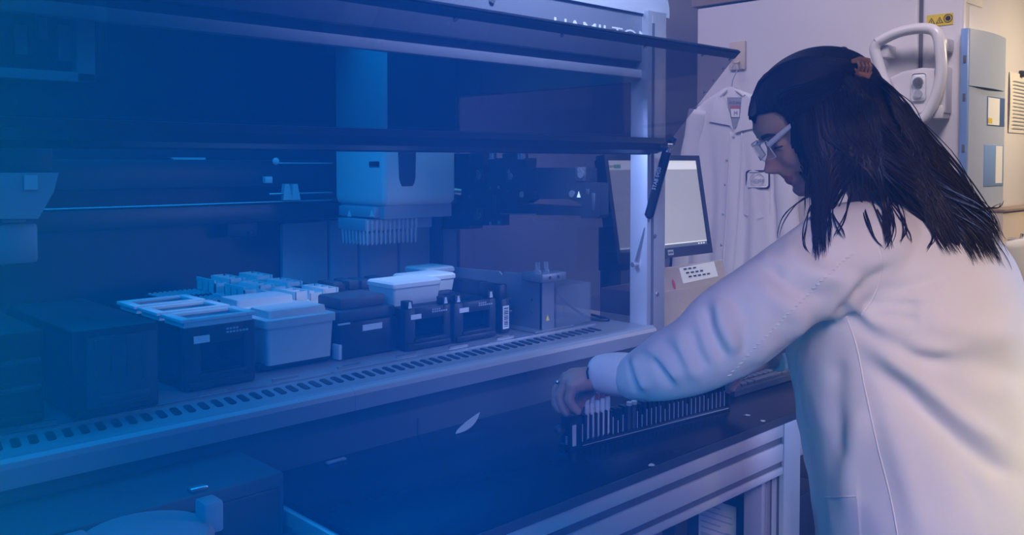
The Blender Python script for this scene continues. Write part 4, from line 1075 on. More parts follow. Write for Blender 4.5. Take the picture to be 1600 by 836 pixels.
b = B(); patch(b, rrp(1167.5, 268.5, 1200.5, 292.5, 4), .0055, .0008); b.obj('patch_field', 'label_white', lp, smooth=False)
b = B()
circ = [onC(1183 + 11 * math.cos(a), 280.5 + 10 * math.sin(a), .0075) for a in [2 * math.pi * k / 28 for k in range(29)]]
b.tube(circ, .0011, 6); text_into(b, 'incyte', onC(1173, 284, .0085), (0, -1, 0), (0, 0, 1), .022, .0006); b.obj('patch_logo', 'grey_plastic', lp, smooth=False)
# black knob behind her head on the freezer door
q = onX(1311, 84, XF - .02)
b = B(); b.ell(q + V((0, .008, .004)), [V((.018, 0, 0)), V((0, .016, .004)), V((0, -.004, .018))], 18, 10); b.ell(q + V((0, -.016, .004)), [V((.018, 0, 0)), V((0, .016, -.004)), V((0, .004, .018))], 18, 10); b.cyl(q + V((0, 0, -.01)), q + V((.02, 0, -.01)), .012, 14)
tag(b.obj('coat_hook', 'black_plastic'), 'small black double hook on the freezer door above her head', 'hook')
# ================================================================== the woman
hips = P(1460, 760, 1.50)
wm = thing('person', 'woman with long dark hair in a white lab coat reaching over the tube rack', 'person', (hips.x, hips.y, 0))
# ---------- head frame
HO = P(1274, 181, 1.53)
yw = math.radians(8)
hf_ = (RT * -.855 + UP * -.52).normalized(); hu = (RT * -.52 + UP * .855).normalized()
hc = hf_.cross(hu); hc = hc if hc.dot(FW) < 0 else -hc         # towards the camera: her left side
hf2 = (hf_ * math.cos(yw) - hc * math.sin(yw)).normalized(); hc = (hc * math.cos(yw) + hf_ * math.sin(yw)).normalized(); hf_ = hf2
def HL(a, b, c): return HO + hf_ * a + hu * b + hc * c
def toH(p): q = p - HO; return q.dot(hf_), q.dot(hu), q.dot(hc)
FR = [(-.122, .050), (-.114, .078), (-.104, .094), (-.094, .0975), (-.084, .0915), (-.077, .0985), (-.071, .1005), (-.0665, .0965), (-.062, .1015), (-.056, .0985), (-.048, .0955), (-.036, .0965), (-.020, .0945), (-.006, .0915), (.006, .0945), (.018, .1015), (.030, .1020), (.050, .098), (.075, .085), (.095, .062), (.108, .035), (.116, .004)]
BK = [(-.122, -.02), (-.105, -.030), (-.085, -.045), (-.06, -.062), (-.03, -.082), (0, -.094), (.03, -.098), (.06, -.090), (.085, -.070), (.105, -.040), (.116, -.004)]
WD = [(-.122, .026), (-.112, .036), (-.095, .047), (-.075, .056), (-.05, .063), (-.02, .068), (.01, .071), (.04, .0735), (.07, .067), (.09, .052), (.106, .030), (.116, .004)]
_sq = lambda tab: [((b if b < .03 else .03 + (b - .03) * .76), (v if b < .035 else v * .965)) for b, v in tab]
FR, BK, WD = _sq(FR), _sq(BK), _sq(WD)
NOSE = [(-.058, 0), (-.0535, .006), (-.048, .0190), (-.042, .0265), (-.036, .0260), (-.026, .0185), (-.014, .0095), (-.002, .0045), (.008, 0)]
def headpt(b, th):
    f, k, w = lerp_tab(FR, b), lerp_tab(BK, b), lerp_tab(WD, b)
    ca, sa = math.cos(th), math.sin(th); m = (f + k) / 2; h = (f - k) / 2
    ex = .92 if ca > 0 else 1.0
    a = m + h * math.copysign(abs(ca) ** ex, ca); c = w * math.copysign(abs(sa) ** .92, sa)
    if ca > 0:
        if -.06 < b < .01:
            sg = .0085 + .006 * max(0, min(1, (-.02 - b) / .03)); a += lerp_tab(NOSE, b) * math.exp(-(c / sg) ** 2)
        # eye sockets, cheekbones, mouth
        a -= .011 * math.exp(-((abs(c) - .032) / .014) ** 2 - ((b + .006) / .012) ** 2)
        a += .004 * math.exp(-((abs(c) - .040) / .016) ** 2 - ((b + .034) / .016) ** 2)
        a -= .006 * math.exp(-((abs(c) - .028) / .010) ** 2 - ((b + .068) / .020) ** 2) * (abs(c) > .01)
        lipw = math.exp(-(c / .022) ** 4)
        if -.082 < b < -.050: a -= (1 - lipw) * .004
    return a, b, c
def head_rings(n=72, m=96):
    rs = []
    for i in range(m):
        b = -.121 + .2160 * i / (m - 1); rs.append([HL(*headpt(b, 2 * math.pi * k / n)) for k in range(n)])
    return rs
b = B(); b.rings(head_rings())
# ears
for s in (-1, 1):
    ec = HL(-.010, -.015, s * .072); ax1, ax2, ax3 = (hf_ * .017 - hu * .004), (hu * .030 - hf_ * .006), hc * (s * .008) - hf_ * .004
    b.ell(ec, [ax1, ax3, ax2], 16, 10)
for s in (-1, 1): b.ell(HL(.0755, -.0045, s * .031), [hf_ * .0135, hc * .0140, hu * .0120], 18, 12)
# neck
nb = P(1392, 318, 1.53)
n0 = HL(-.030, -.055, 0); n1 = n0.lerp(nb, .5) + UP * .004
b.tube([n0, n1, nb, P(1440, 385, 1.52)], [.054, .053, .060, .08], 24, round_end=True)
# torso core and legs (under the clothes)
b.tube([P(1410, 360, 1.51), P(1430, 480, 1.50), P(1445, 600, 1.50), P(1462, 740, 1.50), P(1468, 860, 1.50)], [.075, .10, .105, .125, .135], 24, round_end=True)
shL, shR = P(1345, 392, 1.43), P(1405, 372, 1.65)
b.tube([P(1400, 372, 1.54), shL], [.06, .042], 16, round_end=True); b.tube([P(1400, 372, 1.54), shR], [.07, .055], 16, round_end=True)
elL = P(1128, 524, 1.40); wrL = P(944, 591, 1.507); mdL = P(1010, 583, 1.462)
b.tube([shL, elL], [.042, .038], 16, round_end=True); b.tube([elL, P(1070, 560, 1.418), mdL, wrL], [.038, .035, .029, .0245], 16, round_end=True)
elR = P(1312, 520, 1.76); wrR = P(1203, 556, 1.735)
b.tube([shR, elR], [.050, .040], 16, round_end=True); b.tube([elR, wrR], [.038, .026], 16, round_end=True)
gl = P(1468, 860, 1.50)
for s in (-1, 1):
    hip = V((gl.x + .075 * s, gl.y + .01 * s, .84)); kn = V((hip.x + .01 * s, hip.y + .03, .47)); an = V((hip.x + .012 * s, hip.y - .005, .075))
    b.tube([hip, kn, an], [.085, .058, .04], 16, round_end=True)
    b.tube([an, an + V((-.01, .03, -.035)), an + V((-.02, .16, -.05))], [.036, .034, .022], 14, round_end=True)
# ---------- hands
def hand(b, W, K, fingers, thumb, palm_r):
    """W wrist, K four knuckles, fingers: list of point chains from the knuckles"""
    for k, kn in enumerate(K):
        r0, r1 = palm_r
        b.tube([W.lerp(kn, -.08), W.lerp(kn, .45), kn], [r0, (r0 + r1) / 2 + .002, r1], 12, round_end=True)
    for kn, ch in zip(K, fingers):
        rad = [.0098, .0092, .0083, .0072][:len(ch) + 1]
        b.tube([kn] + ch, rad, 12, round_end=True)
    b.tube(thumb, [.014, .0125, .0105, .0085][:len(thumb)], 12, round_end=True)
D = 1.50
K = [P(894, 585, 1.555), P(886, 590, 1.533), P(886, 597, 1.511), P(894, 604, 1.492)]
Fg = [[P(876, 603, 1.570), P(884, 624, 1.567), P(898, 636, 1.560)],
      [P(869, 611, 1.540), P(868, 631, 1.538), P(873, 640, 1.533)],
      [P(874, 620, 1.512), P(880, 639, 1.509), P(885, 645, 1.506)],
      [P(889, 626, 1.489), P(897, 638, 1.489), P(903, 643, 1.488)]]
Th = [P(928, 598, 1.540), P(918, 612, 1.556), P(908, 626, 1.562), P(902, 638, 1.556)]
hand(b, P(938, 590, 1.515), K, Fg, Th, (.0175, .0115))
b.ell(P(905, 592, 1.52), [RT * .030, FW * .036, UP * .016], 18, 10)
# right hand: flat on the far end of the rack, fingers forward
WR = P(1200, 558, 1.735)
KR = [P(1170, 568, 1.765), P(1168, 570, 1.748), P(1168, 573, 1.731), P(1171, 576, 1.716)]
FR_ = [[P(1155, 577, 1.785), P(1146, 588, 1.795), P(1141, 600, 1.797)],
       [P(1151, 581, 1.765), P(1142, 593, 1.775), P(1137, 605, 1.777)],
       [P(1152, 584, 1.745), P(1143, 597, 1.755), P(1138, 610, 1.757)],
       [P(1157, 586, 1.728), P(1148, 598, 1.735), P(1143, 608, 1.737)]]
ThR = [P(1192, 563, 1.755), P(1178, 568, 1.785), P(1166, 577, 1.80), P(1157, 588, 1.805)]
hand(b, WR, KR, FR_, ThR, (.0165, .0115))
me = remesh(b, .0028, 5, .5)
body = meshobj(me, 'body', ['skin', 'lips'], wm)
off = parent_world(wm)
for p in me.polygons:
    a, bb, c = toH(p.center + off)
    if -.0790 < bb < -.0600 and a > .088 and abs(c) < .024 - abs(bb + .0685) * .9: p.material_index = 1
# eyes and brows
b = B()
for s in (-1, 1): b.ell(HL(.0765, -.0085, s * .031), [hf_ * .0112, hc * .0112, hu * .0112], 18, 12)
b.objs('eye', 'eye', wm, ang=180)
for s in (-1, 1):
    b = B(); b.tube([HL(.0965 - .004 * 0, .0125, s * .014), HL(.0965, .0165, s * .026), HL(.0895, .0165, s * .040), HL(.080, .0115, s * .050)], [.002, .0032, .003, .0012], 8); b.obj('eyebrow', 'brow', wm)
    b = B(); pts = [HL(.0885 + .0025 * math.sin(math.pi * k / 8) - .010 * (k / 8) ** 2, -.0115 + .002 * math.sin(math.pi * k / 8), s * (.019 + .026 * k / 8)) for k in range(9)]
    b.tube(pts, [.0008 + .0012 * math.sin(math.pi * k / 8) for k in range(9)], 8); b.obj('eyelash', 'brow', wm)

# ---------- lab coat: torso and two sleeves as one garment
b = B(); rs = []
TR = [(1300, 322, 1448, 306, 1.535, .095), (1262, 362, 1508, 336, 1.52, .135), (1262, 430, 1556, 398, 1.50, .165), (1262, 500, 1578, 466, 1.49, .172), (1256, 570, 1600, 548, 1.49, .170), (1262, 640, 1618, 628, 1.49, .172), (1276, 720, 1636, 716, 1.49, .178), (1288, 800, 1652, 804, 1.49, .185), (1294, 900, 1664, 906, 1.49, .19), (1298, 1040, 1676, 1046, 1.49, .192), (1300, 1120, 1684, 1124, 1.49, .192)]
for lx, ly, rx, ry, d, th in cat_rom(TR, 56):
    a_, c_ = P(lx, ly, d), P(rx, ry, d); m = (a_ + c_) / 2; h = (c_ - a_) / 2; ring = []
    for j in range(64):
        t_ = 2 * math.pi * j / 64; cx, sx = math.cos(t_), math.sin(t_)
        ring.append(m + h * math.copysign(abs(cx) ** .88, cx) - FW * (th * math.copysign(abs(sx) ** .88, sx)))
    rs.append(ring)
b.rings(rs)
def sleeve(b, st, n=40):
    rs = []
    st = cat_rom(st, n)
    for i, (x, y, hw, d, th) in enumerate(st):
        p, q = st[max(i - 1, 0)], st[min(i + 1, n - 1)]; tx, ty = q[0] - p[0], q[1] - p[1]; L_ = math.hypot(tx, ty) or 1; nx, ny = -ty / L_, tx / L_
        c = P(x, y, d); e = P(x + nx * hw, y + ny * hw, d) - c; tang = (P(q[0], q[1], q[3]) - P(p[0], p[1], p[3])).normalized(); dp = tang.cross(e).normalized()
        if dp.dot(FW) > 0: dp = -dp
        rs.append([c + e * math.cos(2 * math.pi * k / 40) + dp * (th * math.sin(2 * math.pi * k / 40)) for k in range(40)])
    b.rings(rs)
SL = [(1392, 372, 60, 1.47, .075), (1352, 392, 82, 1.43, .085), (1298, 418, 84, 1.405, .083), (1240, 443, 70, 1.39, .076), (1184, 483, 70, 1.385, .072), (1136, 521, 70, 1.39, .069), (1092, 550, 62, 1.40, .062), (1050, 567, 55, 1.425, .056), (1012, 581, 45, 1.46, .047), (990, 587, 37, 1.48, .040), (978, 588, 33, 1.49, .036)]
sleeve(b, SL)
SR = [(1420, 365, 55, 1.62, .07), (1385, 400, 66, 1.68, .07), (1340, 460, 60, 1.74, .065), (1310, 515, 50, 1.765, .06), (1270, 538, 38, 1.76, .05), (1235, 548, 29, 1.75, .038), (1214, 554, 24, 1.74, .031)]
sleeve(b, SR)
cme = remesh(b, .0055, 10, .5)
# folds: polylines in the picture plane, pressed into or raised from the near side of the cloth
FOLDS = [  # points, width(px), depth(m, + raised)
    ([(1318, 492), (1352, 512), (1400, 536), (1440, 560), (1490, 566)], 15, -.012), ([(1330, 478), (1380, 520), (1430, 545), (1500, 548)], 14, .008),
    ([(1350, 560), (1420, 620), (1480, 670), (1545, 725), (1585, 745)], 17, -.012), ([(1368, 548), (1430, 592), (1500, 650), (1570, 700)], 17, .009),
    ([(1345, 482), (1390, 476), (1440, 478)], 9, -.008), ([(1352, 494), (1400, 494), (1435, 500)], 9, -.007), ([(1330, 468), (1400, 455), (1480, 430)], 14, -.008),
    ([(1400, 600), (1440, 640), (1500, 720), (1540, 800)], 20, -.007), ([(1345, 640), (1325, 720), (1330, 800)], 18, .008), ([(1310, 560), (1305, 640), (1315, 720)], 16, -.008),
    ([(1380, 640), (1410, 720), (1440, 836)], 20, .006), ([(1500, 560), (1560, 580), (1610, 590)], 20, -.005), ([(1450, 500), (1520, 520), (1590, 525)], 24, .006),
    # sleeve
    ([(1104, 478), (1112, 520), (1134, 562)], 10, -.010), ([(1124, 468), (1132, 515), (1154, 550)], 13, .009), ([(1078, 513), (1086, 545), (1102, 578)], 11, -.008), ([(1060, 524), (1070, 560), (1090, 594)], 10, .006),
    ([(1010, 543), (1036, 566), (1060, 598)], 9, .007), ([(1016, 558), (1034, 580), (1050, 606)], 9, -.010), ([(990, 556), (1000, 585), (1012, 610)], 7, .007), ([(984, 565), (989, 590), (995, 612)], 5, -.005), ([(1030, 532), (1052, 548), (1074, 580)], 10, -.005),
    ([(1140, 460), (1165, 500), (1160, 560)], 14, -.007), ([(1180, 440), (1215, 470), (1250, 500), (1240, 535)], 16, .007), ([(1200, 420), (1240, 450), (1290, 470)], 15, -.008), ([(1225, 380), (1260, 420), (1320, 440)], 16, .008),
    ([(1245, 345), (1275, 390), (1330, 420), (1380, 440)], 15, -.007), ([(1310, 500), (1330, 470), (1370, 440), (1400, 415)], 13, -.010), ([(1290, 515), (1310, 480), (1340, 450)], 14, .006),
    ([(1160, 590), (1210, 560), (1270, 525)], 10, -.005), ([(1200, 585), (1190, 560), (1200, 530)], 14, .004),
    ([(1190, 400), (1215, 410), (1235, 430)], 9, .006), ([(1290, 300), (1310, 340), (1330, 380)], 12, .006)]
FS = []
for pl, w_, dp in FOLDS:
    pp = [V((x, y)) for x, y in cat_rom(pl, 5 * len(pl))]; FS.append((pp, w_, dp, min(p.x for p in pp) - 3 * w_, max(p.x for p in pp) + 3 * w_, min(p.y for p in pp) - 3 * w_, max(p.y for p in pp) + 3 * w_))
cme.update()
nrm = [v.normal.copy() for v in cme.vertices]
from mathutils import noise as NZ
for v, n_ in zip(cme.vertices, nrm):
    px, py, d = proj(v.co)
    facing = -n_.dot((v.co - CAM).normalized())
    disp = .0035 * NZ.noise(v.co * 9) + .0016 * NZ.noise(v.co * 24)
    if facing > 0:
        k = min(1, facing * 2.2)
        for pp, w_, dp, x0_, x1_, y0_, y1_ in FS:
            if x0_ < px < x1_ and y0_ < py < y1_:
                best = 1e9; bi = 0
                for i in range(len(pp) - 1):
                    ax_, bx_ = pp[i], pp[i + 1]; ab = bx_ - ax_; q = V((px, py)); u_ = max(0, min(1, (q - ax_).dot(ab) / max(ab.length_squared, 1e-6))); dd = (q - ax_ - ab * u_).length
                    if dd < best: best = dd; bi = (i + u_) / (len(pp) - 1)
                if best < 3 * w_: disp += dp * k * math.exp(-(best / w_) ** 2) * min(1, 4 * min(bi, 1 - bi) + .25)
    v.co += n_ * disp
coat = meshobj(cme, 'lab_coat', ['coat_cloth'], wm)
bv = BVHTree.FromPolygons([v.co + off for v in cme.vertices], [tuple(p.vertices) for p in cme.polygons])
def onCoat(px, py, o_=.002, default=1.45):
    r = ray(px, py); rn = r.normalized(); h, n, i, d = bv.ray_cast(CAM, rn)
    if h is None: return P(px, py, default)
    return h - rn * o_
# knitted cuffs
def cuff(W0, W1, r0, r1, name='knit_cuff'):
    b = B(); n = 60; rs = []
    ax = (W1 - W0).normalized(); e1 = ax.cross(UP).normalized(); e2 = ax.cross(e1)
    for k in range(11):
        u = k / 10; r = r0 + (r1 - r0) * u + .004 * math.sin(math.pi * u)
        if k == 10: r -= .003
        rs.append([W0.lerp(W1, u) + (e1 * math.cos(2 * math.pi * j / n) + e2 * math.sin(2 * math.pi * j / n)) * (r + .0006 * (j % 2)) for j in range(n)])
    b.rings(rs, cap=True); return b.obj(name, 'coat_cloth', wm, ang=180)
cuff(P(986, 585, 1.488), P(926, 584, 1.52), .0345, .0275)
cuff(P(1222, 553, 1.745), P(1204, 558, 1.737), .029, .026)
B().tube([P(919, 571, 1.50) + V((0, 0, -.004)), P(917, 580, 1.487), P(919, 592, 1.487)], .0016, 8).obj('wrist_band', 'black_plastic', wm)
b = B(); q = P(871, 597, 1.526); b.ell(q, [RT * .004, FW * .004, UP * .004], 10, 6); ringc = P(880, 604, 1.526)
b.tube([ringc + (RT * .7 + UP * .7) * (.0105 * math.cos(a)) + FW * (.0105 * math.sin(a)) for a in [2 * math.pi * k / 20 for k in range(21)]], .0011, 6); b.obj('finger_ring', 'steel', wm)
# hanging front panel of the coat, in the shade of her body
b = B(); rs = []
for k in range(26):
    v = k / 25; py = 528 + (1060 - 528) * v
    xa = lerp_tab([(0, 1229), (.21, 1249), (.323, 1261), (.436, 1274), (.579, 1283), (1, 1296)], v); xb = 1287 + 22 * v
    A, C = P(xa, py, 1.60), P(xb + 4, py, 1.475); ring = []
    m_ = 14
    nrm_ = (C - A).cross(UP).normalized()
    for j in range(m_): u = j / (m_ - 1); ring.append(A.lerp(C, u) + nrm_ * (.006 * math.sin(u * 5 + v * 3)))
    ring2 = [q + nrm_ * .004 for q in ring[::-1]]; rs.append(ring + ring2)
b.rings(rs); b.obj('coat_front', 'coat_cloth', wm, ang=180)
# seams, pocket
b = B()
b.tube([onCoat(x, y, -.0004) for x, y in cat_rom([(1322, 494), (1338, 540), (1352, 610), (1372, 700), (1392, 780), (1406, 860), (1420, 960)], 70)], .0016, 6); b.obj('side_seam', 'coat_cloth', wm, ang=180)
b = B()
b.tube([onCoat(x, y, -.0006) for x, y in cat_rom([(1345, 492), (1362, 470), (1374, 440), (1378, 410), (1372, 380)], 40)], .0018, 6); b.obj('armhole_seam', 'coat_cloth', wm, ang=180)
b = B()
for k in range(34):
    u = k / 33; x = 1330 + (1140 - 1330) * u; y = 398 + (586 - 398) * u ** 1.08; 
    p = onCoat(x, y, -.0008); b.ell(p, [RT * .0038, UP * .0020 + RT * .0015, FW * .0018], 8, 6)
b.obj('sleeve_seam', 'coat_cloth', wm, ang=180)
b = B(); g = []
nx_, ny_ = 9, 12
for i in range(nx_):
    for j in range(ny_):
        u, v = i / (nx_ - 1), j / (ny_ - 1); g.append((1288 + 8 * v + 50 * u, 764 + 130 * v - 2 * u))
gf = [onCoat(x, y, .0045) for x, y in g]; gb = [onCoat(x, y, .001) for x, y in g]
fs = [(i * ny_ + j, i * ny_ + j + 1, (i + 1) * ny_ + j + 1, (i + 1) * ny_ + j) for i in range(nx_ - 1) for j in range(ny_ - 1)]; N_ = nx_ * ny_
bd = [i * ny_ for i in range(nx_)] + [(nx_ - 1) * ny_ + j for j in range(1, ny_)] + [i * ny_ + ny_ - 1 for i in range(nx_ - 2, -1, -1)] + [j for j in range(ny_ - 2, 0, -1)]
b.raw(gf + gb, fs + [tuple(k + N_ for k in f[::-1]) for f in fs] + [(bd[i], bd[(i + 1) % len(bd)], bd[(i + 1) % len(bd)] + N_, bd[i] + N_) for i in range(len(bd))])
pk = b.obj('pocket', 'coat_cloth', wm, ang=40)
b = B(); b.tube([onCoat(1289 + 49 * k / 12, 777 - 1.5 * k / 12, .004) for k in range(13)], .0016, 6); b.obj('pocket_hem', 'coat_cloth', pk)
# trousers and shoes
b = B()
for s in (-1, 1):
    hip = V((gl.x + .075 * s, gl.y + .01 * s, .84)); kn = V((hip.x + .01 * s, hip.y + .03, .47)); an = V((hip.x + .012 * s, hip.y - .005, .085))
    b.tube([hip, kn, an], [.098, .076, .064], 20)
meshobj(remesh(b, .008, 3), 'trousers', ['trousers'], wm)
for s in (-1, 1):
    an = V((gl.x + .087 * s, gl.y + .005 + .01 * s, .0)); b = B()
    b.tube([an + V((0, -.06, .04)), an + V((0, 0, .045)), an + V((-.01, .09, .038)), an + V((-.018, .19, .026))], [.036, .042, .040, .026], 16, round_end=True)
    b.box(an.x - .045, an.x + .03, an.y - .09, an.y + .21, .0, .012, .004); b.obj('shoe', 'black_plastic', wm)

# ---------- safety glasses
b = B(); rs = []
for i in range(9):
    v = i / 8; ring = []
    for j in range(25):
        t_ = -1 + 2 * j / 24; c = .054 * math.sin(t_ * 1.10) / math.sin(1.10); a = .1165 - .032 * (1 - math.cos(t_ * 1.10)) - .004 * (v - .5) ** 2
        bb = .012 - .034 * v + (.012 * math.exp(-(c / .012) ** 2) * (-1 if v < .5 else 1) * (.3 if v < .5 else 1) * abs(2 * v - 1)) + .004 * abs(t_) * (v - .5)
        ring.append(HL(a, bb, c))
    rs.append(ring)
g = [p for r in rs for p in r]; fs = [(i * 25 + j, i * 25 + j + 1, (i + 1) * 25 + j + 1, (i + 1) * 25 + j) for i in range(8) for j in range(24)]
ins = [p - hf_ * .0018 for p in g]; N_ = len(g); bd = [j for j in range(25)] + [i * 25 + 24 for i in range(1, 9)] + [8 * 25 + j for j in range(23, -1, -1)] + [i * 25 for i in range(7, 0, -1)]
b.raw(g + ins, fs + [tuple(k + N_ for k in f[::-1]) for f in fs] + [(bd[i], bd[(i + 1) % len(bd)], bd[(i + 1) % len(bd)] + N_, bd[i] + N_) for i in range(len(bd))])
gl_ = b.obj('safety_glasses', 'lens_clear', wm, ang=60)
b = B(); b.tube(rs[0], .0009, 6); b.tube(rs[-1], .0009, 6); b.tube([rs[k][0] for k in range(9)], .0010, 6); b.tube([rs[k][-1] for k in range(9)], .0010, 6); b.obj('lens_rim', 'frame_clear', gl_)
for s in (-1, 1):
    b = B(); b.tube([HL(.0990, .003, s * .0545), HL(.082, .008, s * .066), HL(.055, .014, s * .0765), HL(-.005, .012, s * .0775)], [.0045, .0048, .0040, .003], 8); b.obj('temple', 'frame_clear', gl_)

# ---------- hair
hb_ = B()
hb_.ell(HL(-.007, .010, 0), [hf_ * .117, hc * .091, hu * .102], 40, 28)
def tubepx(b, pts, n=14): 
    q = cat_rom(pts, 20); b.tube([P(x, y, d) for x, y, r, d in q], [r * d / FPX for x, y, r, d in q], n, round_end=True)
tubepx(hb_, [(1316, 172, 66, 1.52), (1342, 214, 60, 1.50), (1380, 258, 48, 1.47), (1436, 305, 33, 1.425), (1488, 346, 23, 1.41), (1530, 378, 17, 1.42), (1556, 405, 9, 1.43)])
tubepx(hb_, [(1280, 190, 46, 1.475), (1285, 240, 38, 1.455), (1286, 285, 24, 1.43), (1282, 335, 12, 1.39), (1283, 375, 6, 1.36), (1288, 400, 3, 1.345)])
tubepx(hb_, [(1330, 205, 50, 1.45), (1340, 235, 42, 1.43), (1355, 262, 30, 1.40), (1368, 288, 14, 1.385)])
tubepx(hb_, [(1400, 255, 36, 1.45), (1440, 300, 28, 1.41), (1470, 340, 20, 1.385), (1488, 372, 12, 1.37), (1498, 394, 4, 1.365)])
hme = remesh(hb_, .005, 5)
BND = [(-.13, .085), (-.081, .080), (-.05, .068), (-.029, .0605), (.008, .0555), (.032, .056), (.046, .062), (.055, .085), (.064, .13), (.12, .14)]
for v in hme.vertices:
    a, bb, c = toH(v.co)
    if -.16 < bb < .10:
        lim = lerp_tab(BND, bb)
        if a > lim and abs(c) < .11: v.co -= hf_ * (a - lim)
core = B(); core.raw([v.co.copy() for v in hme.vertices], [tuple(p.vertices) for p in hme.polygons])
bvh_h = BVHTree.FromPolygons(core.v, core.f)
def onHair(px, py, o_, default):
    r = ray(px, py).normalized(); best = None
    for t_ in (bvh_h, bv):
        h, n, i, d = t_.ray_cast(CAM, r)
        if h is not None and (best is None or d < best[0]): best = (d, h)
    if best is None: return P(px, py, default) - r * o_
    return best[1] - r * o_
R = random.Random(11)
def lock(path, r0, o0=.004, o1=.008, default=1.42, n=16, jit=1.0):
    """path: picture-plane control points; the lock rides on hair core and coat"""
    q = cat_rom(path, n); ph = R.uniform(0, 6.28); am = R.uniform(.3, 1.6) * jit; fr_ = R.uniform(.6, 1.6); oo = R.uniform(o0, o1)
    pts = []
    dprev = None
    for i, (x, y) in enumerate(q):
        u = i / (n - 1); w_ = math.sin(ph + u * 6.28 * fr_) * am * (.3 + u * 2.2)
        p = onHair(x + w_, y + .3 * w_, oo, default); d = (p - CAM).dot(FW)
        if dprev is not None:
            lo_, hi_ = dprev - .030, dprev + .012
            dc = min(max(d, lo_), hi_)
            p = CAM + (p - CAM) * (dc / d); d = dc
        dprev = d; pts.append(p)
    sm_ = [pts[0]] + [(pts[i - 1] + pts[i] * 2 + pts[i + 1]) / 4 for i in range(1, n - 1)] + [pts[-1]]
    rad = [r0 * (.55 + .45 * min(1, 4 * i / (n - 1))) * (1 if i < n * .6 else max(.06, 1 - ((i / (n - 1) - .6) / .4) ** 1.6)) for i in range(n)]
    core.tube(sm_, rad, 6, flat=.55)
U = R.uniform
# sleek top swept back to the clip
for k in range(230):
    t_ = k / 229; hx, hy = cat_rom([(1174, 184), (1184, 174), (1197, 170), (1211, 182), (1224, 200), (1234, 216)], 101)[int(100 * t_)]; sx_ = hx + U(-1.5, 1.5); sy = hy + U(-2.5, 1.5)
    cx_ = 1214 + 56 * t_; cy = 92 + 62 * t_ + U(-5, 5)
    core_path = [(sx_, sy), (sx_ + .40 * (cx_ - sx_) - 4, sy + .62 * (cy - sy)), (cx_ + 30, cy + 2 + 4 * t_), (1318 + U(-6, 4), 96 + 20 * t_ + U(-4, 4)), (1346 + U(-3, 3), 106 + 8 * t_)]
    lock(core_path, U(.0014, .0026), .0010, .0045, 1.50, 18, .35)
# crown: combed over the top from the far side back to the clip
for k in range(150):
    t_ = k / 149; ang_ = math.radians(-8 + 92 * t_); ps = []
    for j in range(12):
        u = j / 11; th_ = math.radians(25 + 111 * u); tl = .55 * math.cos(ang_) * math.sin(th_)
        aa = math.cos(th_) * .114 - .008; rad_ = math.sin(th_); cc = math.cos(ang_ + .5) * rad_ * .060 * (1 - u) ; up__ = math.sqrt(max(0, 1 - (math.cos(th_)) ** 2 - (cc / .088) ** 2)) * .100 + .008
        ps.append(HL(aa, up__ * (1 - .10 * u * u), cc) + hu * U(.0012, .0040))
    core.tube(ps, [U(.0018, .0030) * (1 if 1 < j < 10 else .5) for j in range(12)], 6, flat=.6)
# side hair falling past the cheek
for k in range(300):
    t_ = k / 299; sx_ = 1236 + 96 * t_ + U(-4, 5); sy = 200 - 62 * t_ ** .7 + U(-8, 8)
    g_ = R.choice((0, 0, 1, 1, 2))
    if t_ < .45: ex, ey = (1286 + U(-16, 6), 396 + U(-60, 12)) if g_ != 2 else (1266 + U(-10, 12), 318 + U(-30, 30))
    else: ex, ey = (1290 + U(-8, 10), 385 + U(-80, 14)) if g_ == 0 else ((1392 + U(-8, 6), 382 + U(-40, 10)) if R.random() < .35 else (1352 + U(-34, 30), 290 + U(-40, 22)))
    lock([(sx_, sy), (sx_ + 4 + 12 * t_, sy + 55), ((sx_ + ex) / 2 + 12 + 16 * t_, (sy + ey) / 2 - 4), (ex - 6 * (ex - sx_) / 90, ey - 46), (ex, ey)], U(.0011, .0022), .001, .007, 1.42, 20)
# back hair from the clip over the shoulder
for k in range(480):
    t_ = U(0, 1); sx_ = 1325 + 42 * t_ + U(-10, 8); sy = 112 + U(-3, 60) * (1 - t_) + 6
    g_ = U(0, 1)
    if g_ < .30: ex, ey = 1494 + U(-24, 12), 396 + U(-40, 5)
    elif g_ < .78: ex, ey = 1556 + U(-36, 12), 408 + U(-50, 8)
    else: ex, ey = 1425 + U(-40, 40), 318 + U(-30, 22)
    m1 = (sx_ + 22 + 40 * t_, sy + 62 + U(-6, 14)); m2 = (.5 * (m1[0] + ex) - 6 + 12 * t_, .5 * (m1[1] + ey) - 12 + U(-12, 12))
    lock([(sx_, sy), (sx_ + 16 + 14 * t_, sy + 26), m1, m2, (ex - 22, ey - 38), (ex, ey)], U(.0011, .0023), .001, .008, 1.44, 22)
# stray wisps
for pth in ([(1296, 285), (1268, 322), (1258, 352), (1256, 380), (1262, 394)], [(1300, 290), (1250, 312), (1226, 340), (1216, 372)], [(1310, 290), (1304, 330), (1310, 356), (1318, 372)], [(1350, 290), (1372, 332), (1384, 362), (1388, 384)], [(1362, 295), (1392, 330), (1396, 362), (1384, 392)], [(1380, 300), (1404, 335), (1418, 362), (1424, 380)], [(1345, 300), (1352, 340), (1366, 370), (1382, 388)], [(1430, 320), (1452, 350), (1456, 374), (1450, 392)], [(1520, 332), (1540, 326), (1556, 322), (1566, 314)], [(1330, 300), (1322, 340), (1300, 372)], [(1400, 310), (1414, 350), (1408, 380)]):
    for k in range(3): lock([(x + U(-4, 4), y + U(-3, 3)) for x, y in pth], U(.0010, .0018), .002, .006, 1.42, 16, .8)
for k in range(26):
    x, y = 1500 + U(-30, 40), 320 + U(-20, 40); lock([(x, y), (x + 22 + U(0, 8), y + 34), (x + 44, y + 62 + U(-8, 8))], U(.0006, .0011), .004, .012, 1.44, 10)
